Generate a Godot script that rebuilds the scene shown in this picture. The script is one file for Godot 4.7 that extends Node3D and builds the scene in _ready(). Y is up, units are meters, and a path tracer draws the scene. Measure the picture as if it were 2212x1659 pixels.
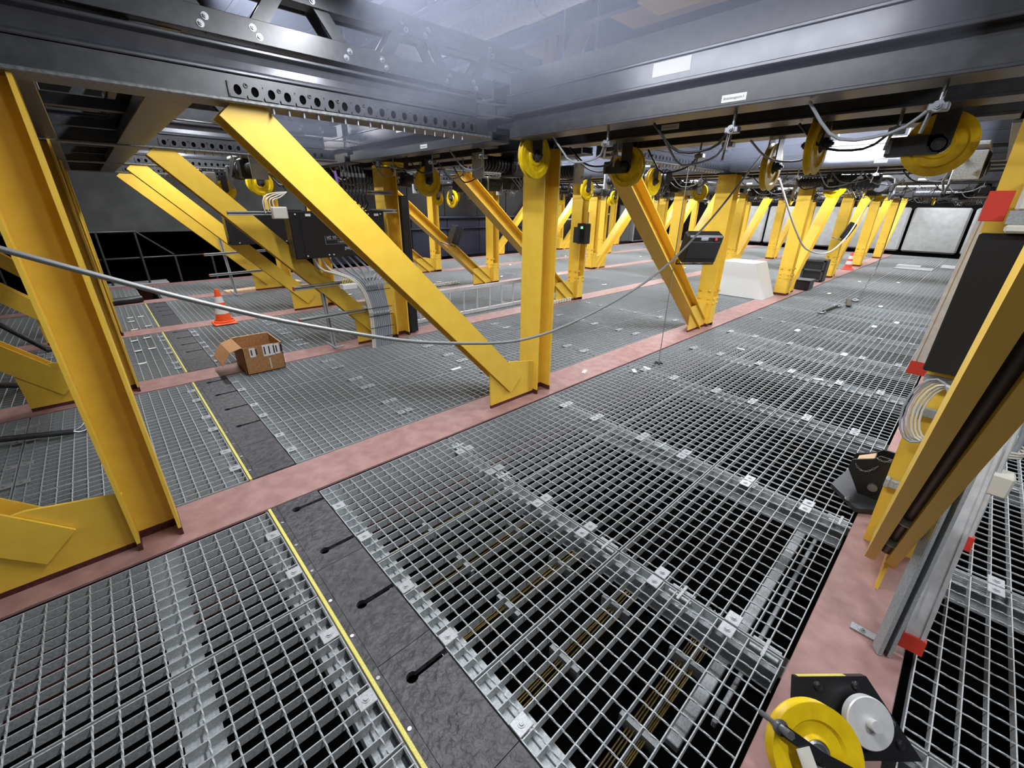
extends Node3D
# A stage grid: galvanised grating on red steel beams, yellow braced posts, black hoist frames overhead.
# Site axes: a runs along the red beams, b across them, z up; a world point is (a, z, -b).

var ORG := Vector3.ZERO
var M := {}
var names := {}
var rng := RandomNumberGenerator.new()

class MB:
	var v := PackedVector3Array()
	var n := PackedVector3Array()
	var o := Vector3.ZERO
	func P(a: float, b: float, z: float) -> Vector3:
		return Vector3(a, z, -b) - o
	func tri(p: Vector3, q: Vector3, r: Vector3, np: Vector3, nq: Vector3, nr: Vector3) -> void:
		if (q - p).cross(r - p).dot(np + nq + nr) > 0.0:
			v.append(p); v.append(r); v.append(q); n.append(np); n.append(nr); n.append(nq)
		else:
			v.append(p); v.append(q); v.append(r); n.append(np); n.append(nq); n.append(nr)
	func flat(p: Vector3, q: Vector3, r: Vector3, nn: Vector3) -> void:
		tri(p, q, r, nn, nn, nn)
	func quad(p: Vector3, q: Vector3, r: Vector3, s: Vector3, out: Vector3) -> void:
		var nn := (q - p).cross(r - p)
		if nn.length_squared() < 1e-16:
			nn = (r - p).cross(s - p)
		nn = nn.normalized()
		if nn.dot(out) < 0.0:
			nn = -nn
		flat(p, q, r, nn); flat(p, r, s, nn)
	# box between two site corners
	func bx(a0: float, b0: float, z0: float, a1: float, b1: float, z1: float) -> void:
		box((P(a0, b0, z0) + P(a1, b1, z1)) * 0.5, Vector3(absf(a1 - a0), absf(z1 - z0), absf(b1 - b0)), Basis.IDENTITY)
	func box(c: Vector3, s: Vector3, t: Basis) -> void:
		var h := s * 0.5
		for ax in 3:
			for sg in [-1.0, 1.0]:
				var d := Vector3.ZERO; d[ax] = sg * h[ax]
				var u := Vector3.ZERO; u[(ax + 1) % 3] = h[(ax + 1) % 3]
				var w := Vector3.ZERO; w[(ax + 2) % 3] = h[(ax + 2) % 3]
				quad(c + t * (d - u - w), c + t * (d + u - w), c + t * (d + u + w), c + t * (d - u + w), t * d)
	# box with chamfered edges
	func cbox(c: Vector3, s: Vector3, ch: float, t: Basis = Basis.IDENTITY) -> void:
		var h := s * 0.5
		var g := h - Vector3.ONE * ch
		for ax in 3:
			var i := (ax + 1) % 3
			var j := (ax + 2) % 3
			for sg in [-1.0, 1.0]:
				var q := []
				for k in [[-1, -1], [1, -1], [1, 1], [-1, 1]]:
					var p := Vector3.ZERO
					p[ax] = sg * h[ax]; p[i] = k[0] * g[i]; p[j] = k[1] * g[j]
					q.append(c + t * p)
				var d := Vector3.ZERO; d[ax] = sg
				quad(q[0], q[1], q[2], q[3], t * d)
			for si in [-1.0, 1.0]:
				for sj in [-1.0, 1.0]:
					var q := []
					for k in [[-1, 0], [1, 0], [1, 1], [-1, 1]]:
						var p := Vector3.ZERO
						p[ax] = k[0] * g[ax]
						p[i] = si * (h[i] if k[1] == 0 else g[i])
						p[j] = sj * (g[j] if k[1] == 0 else h[j])
						q.append(c + t * p)
					var d := Vector3.ZERO; d[i] = si; d[j] = sj
					quad(q[0], q[1], q[2], q[3], t * d)
		for sx in [-1.0, 1.0]:
			for sy in [-1.0, 1.0]:
				for sz in [-1.0, 1.0]:
					var d := Vector3(sx, sy, sz)
					flat(c + t * (d * Vector3(h.x, g.y, g.z)), c + t * (d * Vector3(g.x, h.y, g.z)), c + t * (d * Vector3(g.x, g.y, h.z)), (t * d).normalized())
	func cbx(a0: float, b0: float, z0: float, a1: float, b1: float, z1: float, ch: float) -> void:
		cbox((P(a0, b0, z0) + P(a1, b1, z1)) * 0.5, Vector3(absf(a1 - a0), absf(z1 - z0), absf(b1 - b0)), ch)
	# oriented bar from p to q, w wide along side, h along the third axis
	func bar(p: Vector3, q: Vector3, w: float, h: float, side: Vector3) -> void:
		var d := (q - p).normalized()
		var sd := (side - d * side.dot(d)).normalized()
		box((p + q) * 0.5, Vector3((q - p).length(), w, h), Basis(d, sd, d.cross(sd)))
	# polygon in local xy, extruded along local z
	func prism(poly: PackedVector2Array, t: Transform3D, depth: float) -> void:
		var ids := Geometry2D.triangulate_polygon(poly)
		var nz := t.basis.z.normalized()
		for k in range(0, ids.size(), 3):
			var p := [poly[ids[k]], poly[ids[k + 1]], poly[ids[k + 2]]]
			flat(t * Vector3(p[0].x, p[0].y, 0), t * Vector3(p[1].x, p[1].y, 0), t * Vector3(p[2].x, p[2].y, 0), -nz)
			flat(t * Vector3(p[0].x, p[0].y, depth), t * Vector3(p[1].x, p[1].y, depth), t * Vector3(p[2].x, p[2].y, depth), nz)
		var cw := Geometry2D.is_polygon_clockwise(poly)
		for k in poly.size():
			var p := poly[k]
			var q := poly[(k + 1) % poly.size()]
			var e := q - p
			var out := Vector2(e.y, -e.x) * (-1.0 if cw else 1.0)
			quad(t * Vector3(p.x, p.y, 0), t * Vector3(q.x, q.y, 0), t * Vector3(q.x, q.y, depth), t * Vector3(p.x, p.y, depth), t.basis * Vector3(out.x, out.y, 0))
	func tube(pts: Array, r: float, k: int, caps: bool = true) -> void:
		var up := Vector3.UP
		var rings := []
		var dirs := []
		var rad := Vector3.ZERO
		for i in pts.size():
			var d: Vector3
			if i == 0: d = pts[1] - pts[0]
			elif i == pts.size() - 1: d = pts[i] - pts[i - 1]
			else: d = (pts[i + 1] - pts[i]).normalized() + (pts[i] - pts[i - 1]).normalized()
			d = d.normalized()
			if i == 0:
				up = Vector3.UP if absf(d.y) < 0.9 else Vector3.RIGHT
				rad = (up - d * up.dot(d)).normalized()
			else:
				rad = (rad - d * rad.dot(d)).normalized()
			var s := d.cross(rad)
			var ring := []
			for j in k:
				var t := TAU * j / k
				ring.append(rad * cos(t) + s * sin(t))
			rings.append(ring); dirs.append(d)
		for i in pts.size() - 1:
			for j in k:
				var j2 := (j + 1) % k
				var A: Vector3 = pts[i] + rings[i][j] * r
				var B: Vector3 = pts[i] + rings[i][j2] * r
				var C: Vector3 = pts[i + 1] + rings[i + 1][j2] * r
				var D: Vector3 = pts[i + 1] + rings[i + 1][j] * r
				tri(A, B, C, rings[i][j], rings[i][j2], rings[i + 1][j2])
				tri(A, C, D, rings[i][j], rings[i + 1][j2], rings[i + 1][j])
		if caps:
			for e in [0, pts.size() - 1]:
				var nn: Vector3 = dirs[e] * (-1.0 if e == 0 else 1.0)
				for j in range(1, k - 1):
					flat(pts[e] + rings[e][0] * r, pts[e] + rings[e][j] * r, pts[e] + rings[e][j + 1] * r, nn)
	func cyl(p: Vector3, q: Vector3, r: float, k: int) -> void:
		tube([p, q], r, k)
	# profile points (radius, height) turned about local y; crisp edges between segments
	func lathe(prof: Array, t: Transform3D, k: int) -> void:
		for i in prof.size() - 1:
			var p: Vector2 = prof[i]
			var q: Vector2 = prof[i + 1]
			var e := q - p
			var nr := Vector2(e.y, -e.x).normalized()
			for j in k:
				var t0 := TAU * j / k
				var t1 := TAU * (j + 1) / k
				var c0 := Vector3(cos(t0), 0, sin(t0))
				var c1 := Vector3(cos(t1), 0, sin(t1))
				var n0 := (t.basis * (c0 * nr.x + Vector3(0, nr.y, 0))).normalized()
				var n1 := (t.basis * (c1 * nr.x + Vector3(0, nr.y, 0))).normalized()
				var A := t * (c0 * p.x + Vector3(0, p.y, 0))
				var B := t * (c1 * p.x + Vector3(0, p.y, 0))
				var C := t * (c1 * q.x + Vector3(0, q.y, 0))
				var D := t * (c0 * q.x + Vector3(0, q.y, 0))
				if p.x > 1e-6: tri(A, B, C, n0, n1, n1)
				if q.x > 1e-6: tri(A, C, D, n0, n1, n0)
	# hexagon bolt head with washer on a face; d points out of the face
	func bolt(p: Vector3, d: Vector3, r: float) -> void:
		d = d.normalized()
		tube([p, p + d * r * 0.25], r * 1.55, 10)
		tube([p + d * r * 0.25, p + d * r * 1.0], r, 6)
		tube([p + d * r * 1.0, p + d * r * 1.5], r * 0.5, 6)
	func done() -> ArrayMesh:
		var m := ArrayMesh.new()
		if v.is_empty():
			return m
		var arr := []
		arr.resize(Mesh.ARRAY_MAX)
		arr[Mesh.ARRAY_VERTEX] = v
		arr[Mesh.ARRAY_NORMAL] = n
		m.add_surface_from_arrays(Mesh.PRIMITIVE_TRIANGLES, arr)
		return m

func mb() -> MB:
	var m := MB.new()
	m.o = ORG
	return m

func numbered(called: String) -> String:
	if not names.has(called):
		names[called] = 0
		return called
	names[called] += 1
	return "%s_%03d" % [called, names[called]]

# one mesh; a part when it has a parent, else a top-level object
func obj(called: String, m: MB, mat: Material, parent: Node = null, at := Vector3.ZERO) -> MeshInstance3D:
	return put(called, m.done(), mat, parent, at)

func put(called: String, mesh: Mesh, mat: Material, parent: Node = null, at := Vector3.ZERO) -> MeshInstance3D:
	var o := MeshInstance3D.new()
	o.mesh = mesh
	o.material_override = mat
	o.position = at
	if parent == null:
		o.name = numbered(called)
		add_child(o, true)
	else:
		o.name = called
		parent.add_child(o, true)
	return o

# a thing's Node3D at its base; meshes made after it are in its own axes
func thing(called: String, label: String, category: String, a: float, b: float, z: float, group := "", kind := "") -> Node3D:
	var o := Node3D.new()
	o.name = numbered(called)
	add_child(o, true)
	o.position = Vector3(a, z, -b)
	ORG = o.position
	tag(o, label, category, group, kind)
	return o

func tag(o: Node, label: String, category := "", group := "", kind := "") -> void:
	o.set_meta("label", label)
	if category: o.set_meta("category", category)
	if group: o.set_meta("group", group)
	if kind: o.set_meta("kind", kind)

func dup(root: Node3D, a: float, b: float, z: float, label: String, group := "") -> Node3D:
	var r: Node3D = root.duplicate()
	var base := String(root.name)
	if base.length() > 4 and base[-4] == "_" and base.right(3).is_valid_int():
		base = base.left(-4)
	r.name = numbered(base)
	add_child(r, true)
	r.position = Vector3(a, z, -b)
	r.set_meta("label", label)
	if group: r.set_meta("group", group)
	return r

func noise_tex(freq: float, c0: Color, c1: Color, sd: int, oct := 4, mid := 0.5) -> NoiseTexture2D:
	var f := FastNoiseLite.new()
	f.seed = sd; f.frequency = freq; f.fractal_octaves = oct
	var g := Gradient.new()
	g.set_color(0, c0); g.set_color(1, c1)
	g.offsets = PackedFloat32Array([mid - 0.32, mid + 0.32])
	var t := NoiseTexture2D.new()
	t.width = 512; t.height = 512; t.seamless = true
	t.noise = f; t.color_ramp = g
	return t

func mat(c0: Color, c1: Color, rough: float, metal := 0.0, freq := 0.02, scale := 1.0, sd := 1) -> StandardMaterial3D:
	var m := StandardMaterial3D.new()
	m.albedo_color = Color.WHITE
	m.albedo_texture = noise_tex(freq, c0, c1, sd)
	m.uv1_triplanar = true
	m.uv1_world_triplanar = true
	m.uv1_scale = Vector3.ONE * scale
	m.roughness = rough
	m.metallic = metal
	return m

func plain(c: Color, rough: float, metal := 0.0) -> StandardMaterial3D:
	var m := StandardMaterial3D.new()
	m.albedo_color = c; m.roughness = rough; m.metallic = metal
	return m

func glow(c: Color, e: float) -> StandardMaterial3D:
	var m := plain(Color(0.9, 0.9, 0.9), 0.6)
	m.emission_enabled = true; m.emission = c; m.emission_energy_multiplier = e
	return m

func materials() -> void:
	M.yellow = mat(Color(0.90, 0.735, 0.25), Color(0.92, 0.765, 0.28), 0.42, 0.0, 0.012, 1.2, 3)
	M.red = mat(Color(0.56, 0.42, 0.40), Color(0.635, 0.495, 0.475), 0.5, 0.0, 0.015, 0.9, 5)
	M.primer = mat(Color(0.26, 0.10, 0.085), Color(0.36, 0.16, 0.14), 0.6, 0.0, 0.03, 2.0, 6)
	M.galv = mat(Color(0.60, 0.62, 0.63), Color(0.73, 0.745, 0.75), 0.5, 0.12, 0.05, 3.0, 7)
	M.zinc = mat(Color(0.60, 0.61, 0.62), Color(0.69, 0.70, 0.705), 0.45, 0.3, 0.04, 4.0, 8)
	M.black = mat(Color(0.205, 0.21, 0.225), Color(0.25, 0.255, 0.27), 0.35, 0.0, 0.02, 1.5, 9)
	M.worn = mat(Color(0.34, 0.35, 0.35), Color(0.48, 0.49, 0.485), 0.4, 0.2, 0.03, 3.0, 22)
	M.blackgloss = mat(Color(0.27, 0.275, 0.295), Color(0.32, 0.325, 0.345), 0.26, 0.35, 0.012, 1.0, 10)
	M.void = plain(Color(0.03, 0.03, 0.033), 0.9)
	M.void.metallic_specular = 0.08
	M.rubber = mat(Color(0.21, 0.207, 0.22), Color(0.305, 0.30, 0.315), 0.5, 0.0, 0.018, 1.4, 11)
	M.rubber.heightmap_enabled = true
	M.rubber.heightmap_texture = noise_tex(0.03, Color.BLACK, Color.WHITE, 21, 5)
	M.rubber.heightmap_scale = 0.35
	M.tape = mat(Color(0.82, 0.77, 0.28), Color(0.89, 0.86, 0.55), 0.5, 0.0, 0.05, 5.0, 12)
	M.alu = mat(Color(0.78, 0.785, 0.79), Color(0.86, 0.86, 0.865), 0.38, 0.2, 0.02, 2.0, 13)
	M.sheave = mat(Color(0.84, 0.70, 0.05), Color(0.93, 0.80, 0.10), 0.35, 0.0, 0.02, 2.0, 14)
	M.bolt = plain(Color(0.60, 0.61, 0.63), 0.32, 0.8)
	M.white = plain(Color(0.88, 0.88, 0.87), 0.5)
	M.cream = plain(Color(0.82, 0.81, 0.76), 0.45)
	M.redcap = plain(Color(0.78, 0.22, 0.15), 0.5)
	M.concrete = mat(Color(0.60, 0.61, 0.615), Color(0.65, 0.66, 0.66), 0.7, 0.0, 0.012, 0.6, 15)
	M.wall = mat(Color(0.30, 0.31, 0.31), Color(0.36, 0.37, 0.37), 0.8, 0.0, 0.01, 0.3, 16)
	M.dark = plain(Color(0.10, 0.10, 0.11), 0.7)
	M.navy = plain(Color(0.09, 0.11, 0.20), 0.6)
	M.card = mat(Color(0.62, 0.44, 0.27), Color(0.70, 0.52, 0.34), 0.8, 0.0, 0.02, 3.0, 17)
	M.cone = plain(Color(0.98, 0.36, 0.10), 0.5)
	M.pinkcone = plain(Color(0.94, 0.34, 0.27), 0.5)
	M.rope = mat(Color(0.42, 0.43, 0.43), Color(0.78, 0.79, 0.79), 0.4, 0.6, 0.25, 12.0, 18)
	M.brass = mat(Color(0.36, 0.30, 0.16), Color(0.58, 0.50, 0.28), 0.4, 0.5, 0.1, 8.0, 19)
	M.wood = mat(Color(0.78, 0.66, 0.50), Color(0.86, 0.76, 0.62), 0.7, 0.0, 0.02, 2.0, 20)
	M.cable = plain(Color(0.60, 0.62, 0.65), 0.45)
	M.whitecable = plain(Color(0.84, 0.82, 0.77), 0.45)
	M.blackplastic = plain(Color(0.11, 0.11, 0.118), 0.4)
	M.purple = plain(Color(0.50, 0.36, 0.66), 0.5)
	M.tube = glow(Color(0.97, 0.98, 1.0), 9.0)

func _ready() -> void:
	rng.seed = 7
	# --- camera, environment, lamps
	var cam := Camera3D.new()
	cam.name = "camera"
	cam.fov = 84.82
	cam.near = 0.02
	cam.transform = Transform3D(Basis(Vector3(0.73044, 0.01183, 0.68287), Vector3(0.25892, 0.92042, -0.29291), Vector3(-0.63199, 0.39076, 0.66925)).orthonormalized(), Vector3(0, 1.7, 0))
	add_child(cam)
	cam.make_current()
	var we := WorldEnvironment.new()
	we.name = "world"
	var env := Environment.new()
	env.background_mode = Environment.BG_COLOR
	env.background_color = Color(0, 0, 0)
	env.ambient_light_source = Environment.AMBIENT_SOURCE_DISABLED
	env.tonemap_mode = Environment.TONE_MAPPER_LINEAR
	env.tonemap_exposure = 1.45
	env.sdfgi_enabled = true
	env.ssao_enabled = true
	env.ssil_enabled = true
	env.volumetric_fog_enabled = true
	env.volumetric_fog_density = 0.0
	we.environment = env
	add_child(we)
	materials()
	lamps()
	shell()
	floor_grid()
	floor_beams()
	slot_mats()
	posts()
	trusses()
	cross_frames()
	under_grating()
	pulleys()
	cables()
	left_things()
	middle_things()
	right_things()
	pulley_block()
	background()
	haze()

const COL := [-0.165, 2.84, 6.65, 10.45, 14.25, 18.0, 21.75]
const ROWC := [-0.13, 2.68, 5.27, 7.76, 10.15, 12.3]
const BEAM := [[-2.98, -2.65], [-0.28, 0.05], [2.47, 2.86], [5.10, 5.46], [7.53, 7.88], [9.98, 10.32], [12.0, 12.3]]
const ORD := ["first", "second", "third", "fourth", "fifth", "sixth", "seventh", "eighth", "ninth", "tenth"]

# --- lamps: tube fittings hung along b in the middle of each bay
func lamps() -> void:
	var mids := [-2.6, 1.15, 4.75, 8.75, 12.35, 16.1, 19.9, 23.0]
	var aisle := [-1.45, 1.35, 3.95, 6.6, 8.95, 11.2]
	var spots := []
	for i in mids.size():
		for j in aisle.size():
			if j == 0 and i > 3: continue
			if i == 0 and j > 3: continue
			spots.append([mids[i], aisle[j], 2.86 if i < 3 else 2.62, 0.6, i, j])
	spots.append([5.15, 0.94, 2.185, 0.30, 2, 6])
	for q in spots:
			var a: float = q[0]
			var b: float = q[1]
			var z: float = q[2]
			var hl: float = q[3]
			var i: int = q[4]
			var j: int = q[5]
			if j == 2 and i < 2:
				z = 3.35
			if i == 1 and j == 1:
				b = 1.45; z = 2.66; hl = 0.78
			var lab: String = "white tube lamp over the %s aisle, %s bay from the left" % [["right-hand", "camera", "cardboard box", "orange cone", "rear", "last"][j % 6], ORD[i]]
			if j == 6: lab = "short bright lamp low under the frames, beside the largest yellow pulley"
			var t := thing("tube_lamp", lab, "lamp", a, b, z, "tube lamps between the hoist frames")
			var m := mb()
			m.cbx(a - 0.07, b - hl - 0.02, z + 0.035, a + 0.07, b + hl + 0.02, z + 0.085, 0.008)
			m.bx(a - 0.004, b - 0.25, z + 0.085, a + 0.004, b - 0.24, 4.6)
			m.bx(a - 0.004, b + 0.24, z + 0.085, a + 0.004, b + 0.25, 4.6)
			obj("housing", m, M.white, t)
			m = mb()
			m.cyl(m.P(a, b - hl, z + 0.01), m.P(a, b + hl, z + 0.01), 0.045 if j == 6 else 0.024, 12)
			obj("lamp_tube", m, M.tube, t)
			var l := AreaLight3D.new()
			l.name = "tube_light"
			l.area_size = Vector2(0.1, hl * 2.0)
			l.light_color = Color(0.97, 0.98, 1.0)
			l.light_energy = [0.9, 4.6, 5.2, 6.5, 6.5, 6.5, 6.5, 6.5][i] * (0.7 if j == 0 else 1.0)
			l.area_range = 30.0
			l.shadow_enabled = true
			l.position = Vector3(0, -0.03, 0)
			l.rotation_degrees = Vector3(-90, 0, 0)
			t.add_child(l)

# --- the hall itself
func shell() -> void:
	ORG = Vector3.ZERO
	var m := mb()
	m.bx(-9, -9, -5.2, 27, 18, -5.0)
	tag(obj("floor_below", m, M.void), "dark pit floor far below the grating", "", "", "structure")
	m = mb()
	m.bx(-9, -9, 4.6, 27, 18, 4.8)
	tag(obj("ceiling", m, M.dark), "dark roof slab above the hoist frames", "", "", "structure")
	m = mb()
	m.bx(-9, -9.2, -5, 27, -9, 4.6)
	tag(obj("wall_front", m, M.dark), "dark wall behind the camera", "", "", "structure")
	m = mb()
	m.bx(-9.2, -9, -5, -9, 18, 4.6)
	tag(obj("wall_left", m, M.dark), "dark wall at the left end of the hall", "", "", "structure")
	m = mb()
	m.bx(-9, 16.8, -5, 27, 17, 4.6)
	tag(obj("wall_back", m, M.wall), "dark grey wall beyond the last red beam", "", "", "structure")
	m = mb()
	m.bx(26.8, -9, -5, 27, 17, 4.6)
	tag(obj("wall_right", m, M.dark), "dark wall behind the grey panels at the far end", "", "", "structure")

# --- grating
var panel_cache := {}
func panel_mesh(w: float, d: float, lod: int) -> ArrayMesh:
	var key := "%d_%d_%d" % [roundi(w * 100), roundi(d * 100), lod]
	if panel_cache.has(key):
		return panel_cache[key]
	ORG = Vector3.ZERO
	var m := mb()
	var H := 0.042
	var nb := maxi(2, roundi(d / 0.0672))
	for k in nb + 1:
		var b := 0.004 + (d - 0.008) * k / nb
		var t := 0.0021 if lod < 2 else 0.003
		m.bx(0.002, b - t, -H, w - 0.002, b + t, 0)
	for a in [0.004, w - 0.004]:
		m.bx(a - 0.002, 0.004, -H, a + 0.002, d - 0.004, 0.0)
	var nr := maxi(2, roundi((w - 0.1) / 0.0725))
	var off := (w - nr * 0.0725) * 0.5
	for k in nr + 1:
		var a := off + 0.0725 * k
		if lod > 0:
			m.bx(a - 0.0026, 0.004, -0.006, a + 0.0026, d - 0.004, 0.0005)
			continue
		var seg := int(d / 0.011)
		var prev := []
		for s in seg + 1:
			var bb := 0.004 + (d - 0.008) * s / seg
			var ring := []
			for c in 4:
				var an := TAU * c / 4.0 + s * 0.42
				ring.append([Vector3(a + cos(an) * 0.0040, -0.0028 + sin(an) * 0.0040, -bb), Vector3(cos(an), sin(an), 0)])
			if s > 0:
				for c in 4:
					var c2 := (c + 1) % 4
					var nn: Vector3 = (ring[c][1] + ring[c2][1]).normalized()
					m.flat(prev[c][0], prev[c2][0], ring[c2][0], nn)
					m.flat(prev[c][0], ring[c2][0], ring[c][0], nn)
			prev = ring
	var me := m.done()
	panel_cache[key] = me
	return me

func clip_mesh() -> ArrayMesh:
	ORG = Vector3.ZERO
	var m := mb()
	m.cbx(-0.034, -0.03, -0.003, 0.034, 0.03, 0.004, 0.002)
	m.tube([Vector3(0, 0.004, 0), Vector3(0, 0.0065, 0)], 0.015, 12)
	m.tube([Vector3(0, 0.0065, 0), Vector3(0, 0.011, 0)], 0.009, 10)
	return m.done()

const SEAM := [0.62, 1.615, 2.80, 4.19, 5.40, 6.60, 7.90, 9.15, 10.40, 11.65, 12.95, 14.2, 15.45, 16.7, 17.95, 19.2, 20.45, 21.7, 22.9, 24.1]
const SEAML := [-3.10, -1.95, -0.80, 0.33]
func floor_grid() -> void:
	var fl := Node3D.new()
	fl.name = "floor"
	add_child(fl)
	tag(fl, "galvanised steel grating floor laid between the red beams", "", "", "structure")
	var clip := clip_mesh()
	var bays := [[-2.62, -0.30, 3], [0.06, 2.455, 3], [2.875, 5.085, 3], [5.475, 7.515, 3], [7.895, 9.965, 3], [10.335, 11.985, 2]]
	var far: Array = []
	for bay in bays:
		var n: int = bay[2]
		var d: float = (bay[1] - bay[0]) / n
		for k in n:
			var b0: float = bay[0] + d * k
			for side in 2:
				var S := SEAML if side == 0 else SEAM
				if bay[0] < 0:
					if side == 0: continue
				for i in S.size() - 1:
					var a0: float = S[i]
					var w: float = S[i + 1] - S[i] - 0.006
					var dist := Vector2(a0 + w * 0.5, b0 + d * 0.5).length()
					if dist > 12.5:
						far.append([a0, b0, w, d - 0.006])
						continue
					var lod := 0 if dist < 3.3 else 1
					var o := put("grating_panel", panel_mesh(w, d - 0.006, lod), M.galv, fl, Vector3(a0, 0, -b0))
					if dist < 8.0:
						for cb in [0.215, d - 0.235]:
							for ca in [0.036, w - 0.036]:
								put("clip", clip, M.zinc, o, Vector3(ca, 0.001, -cb))
	ORG = Vector3.ZERO
	var m := mb()
	for f in far:
		var nb := roundi(f[3] / 0.0672)
		for k in nb + 1:
			m.bx(f[0], f[1] + f[3] * k / nb - 0.003, -0.042, f[0] + f[2], f[1] + f[3] * k / nb + 0.003, 0)
		var nr := roundi(f[2] / 0.0725)
		for k in nr + 1:
			m.bx(f[0] + f[2] * k / nr - 0.004, f[1], -0.007, f[0] + f[2] * k / nr + 0.004, f[1] + f[3], 0)
	var fo := obj("far_grating", m, M.galv, fl)
	fo.set_meta("kind", "stuff")
	# light channels under the seams
	for bay in bays:
		for s in [-1.95, -0.80, -0.18, 0.285, 0.665] + SEAM.slice(1):
			if s > 16.0: continue
			var c := mb()
			c.bx(s - 0.055, bay[0] - 0.02, -0.052, s + 0.055, bay[1] + 0.02, -0.046)
			c.bx(s - 0.004, bay[0], -0.16, s + 0.004, bay[1], -0.052)
			c.bx(s - 0.05, bay[0], -0.166, s + 0.05, bay[1], -0.16)
			obj("support_channel", c, M.galv, fl)
	panel_clamps(fl)

func panel_clamps(fl: Node3D) -> void:
	ORG = Vector3.ZERO
	var m := mb()
	for q in [-0.022, 0.022]:
		m.cyl(Vector3(q, -0.012, -0.055), Vector3(q, -0.012, 0.055), 0.008, 8)
	m.cbox(Vector3(0, -0.002, 0), Vector3(0.105, 0.008, 0.014), 0.002)
	var me := m.done()
	for q in [[1.615, 0.93], [1.615, 0.50], [1.615, 0.13], [1.615, 1.78], [2.80, 0.62], [2.80, 1.25], [1.615, 2.30], [2.80, 0.10]]:
		put("panel_clamp", me, M.galv, fl, Vector3(q[0], 0.0, -q[1]))
	for q in [["G7", 1.575, 0.47], ["1.0", 1.655, 0.36], ["01", 1.66, 0.10], ["-72", 1.575, 0.62], ["15", 1.65, 0.61], ["42", 1.655, 0.83]]:
		var tm := TextMesh.new()
		tm.text = q[0]; tm.font_size = 32; tm.pixel_size = 0.04 / 24.0; tm.depth = 0.001
		tm.font = SystemFont.new()
		tm.font.font_names = PackedStringArray(["Droid Sans"])
		var o := put("chalk_mark", tm, M.white, fl, Vector3(q[1], -0.0445, -q[2]))
		o.rotation = Vector3(-PI / 2, PI / 2, 0)

func floor_beams() -> void:
	var where := ["behind the camera", "under the right-hand post", "under the centre post", "behind the cardboard box", "beside the orange cone", "fourth from the centre", "at the far edge of the grating"]
	for k in BEAM.size():
		ORG = Vector3.ZERO
		var b0: float = BEAM[k][0]
		var b1: float = BEAM[k][1]
		var c := (b0 + b1) * 0.5
		var t := thing("floor_beam", "red oxide floor beam %s" % where[k], "", 8.0, c, 0, "", "structure")
		var m := mb()
		m.cbx(-4.0, b0 + 0.006, -0.014, 24.2, b1 - 0.006, 0.004, 0.003)
		obj("top_flange", m, M.red, t)
		m = mb()
		m.bx(-4.0, c - 0.012, -0.55, 24.2, c + 0.012, -0.014)
		m.bx(-4.0, b0 + 0.006, -0.57, 24.2, b1 - 0.006, -0.55)
		obj("web", m, M.primer, t)

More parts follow.
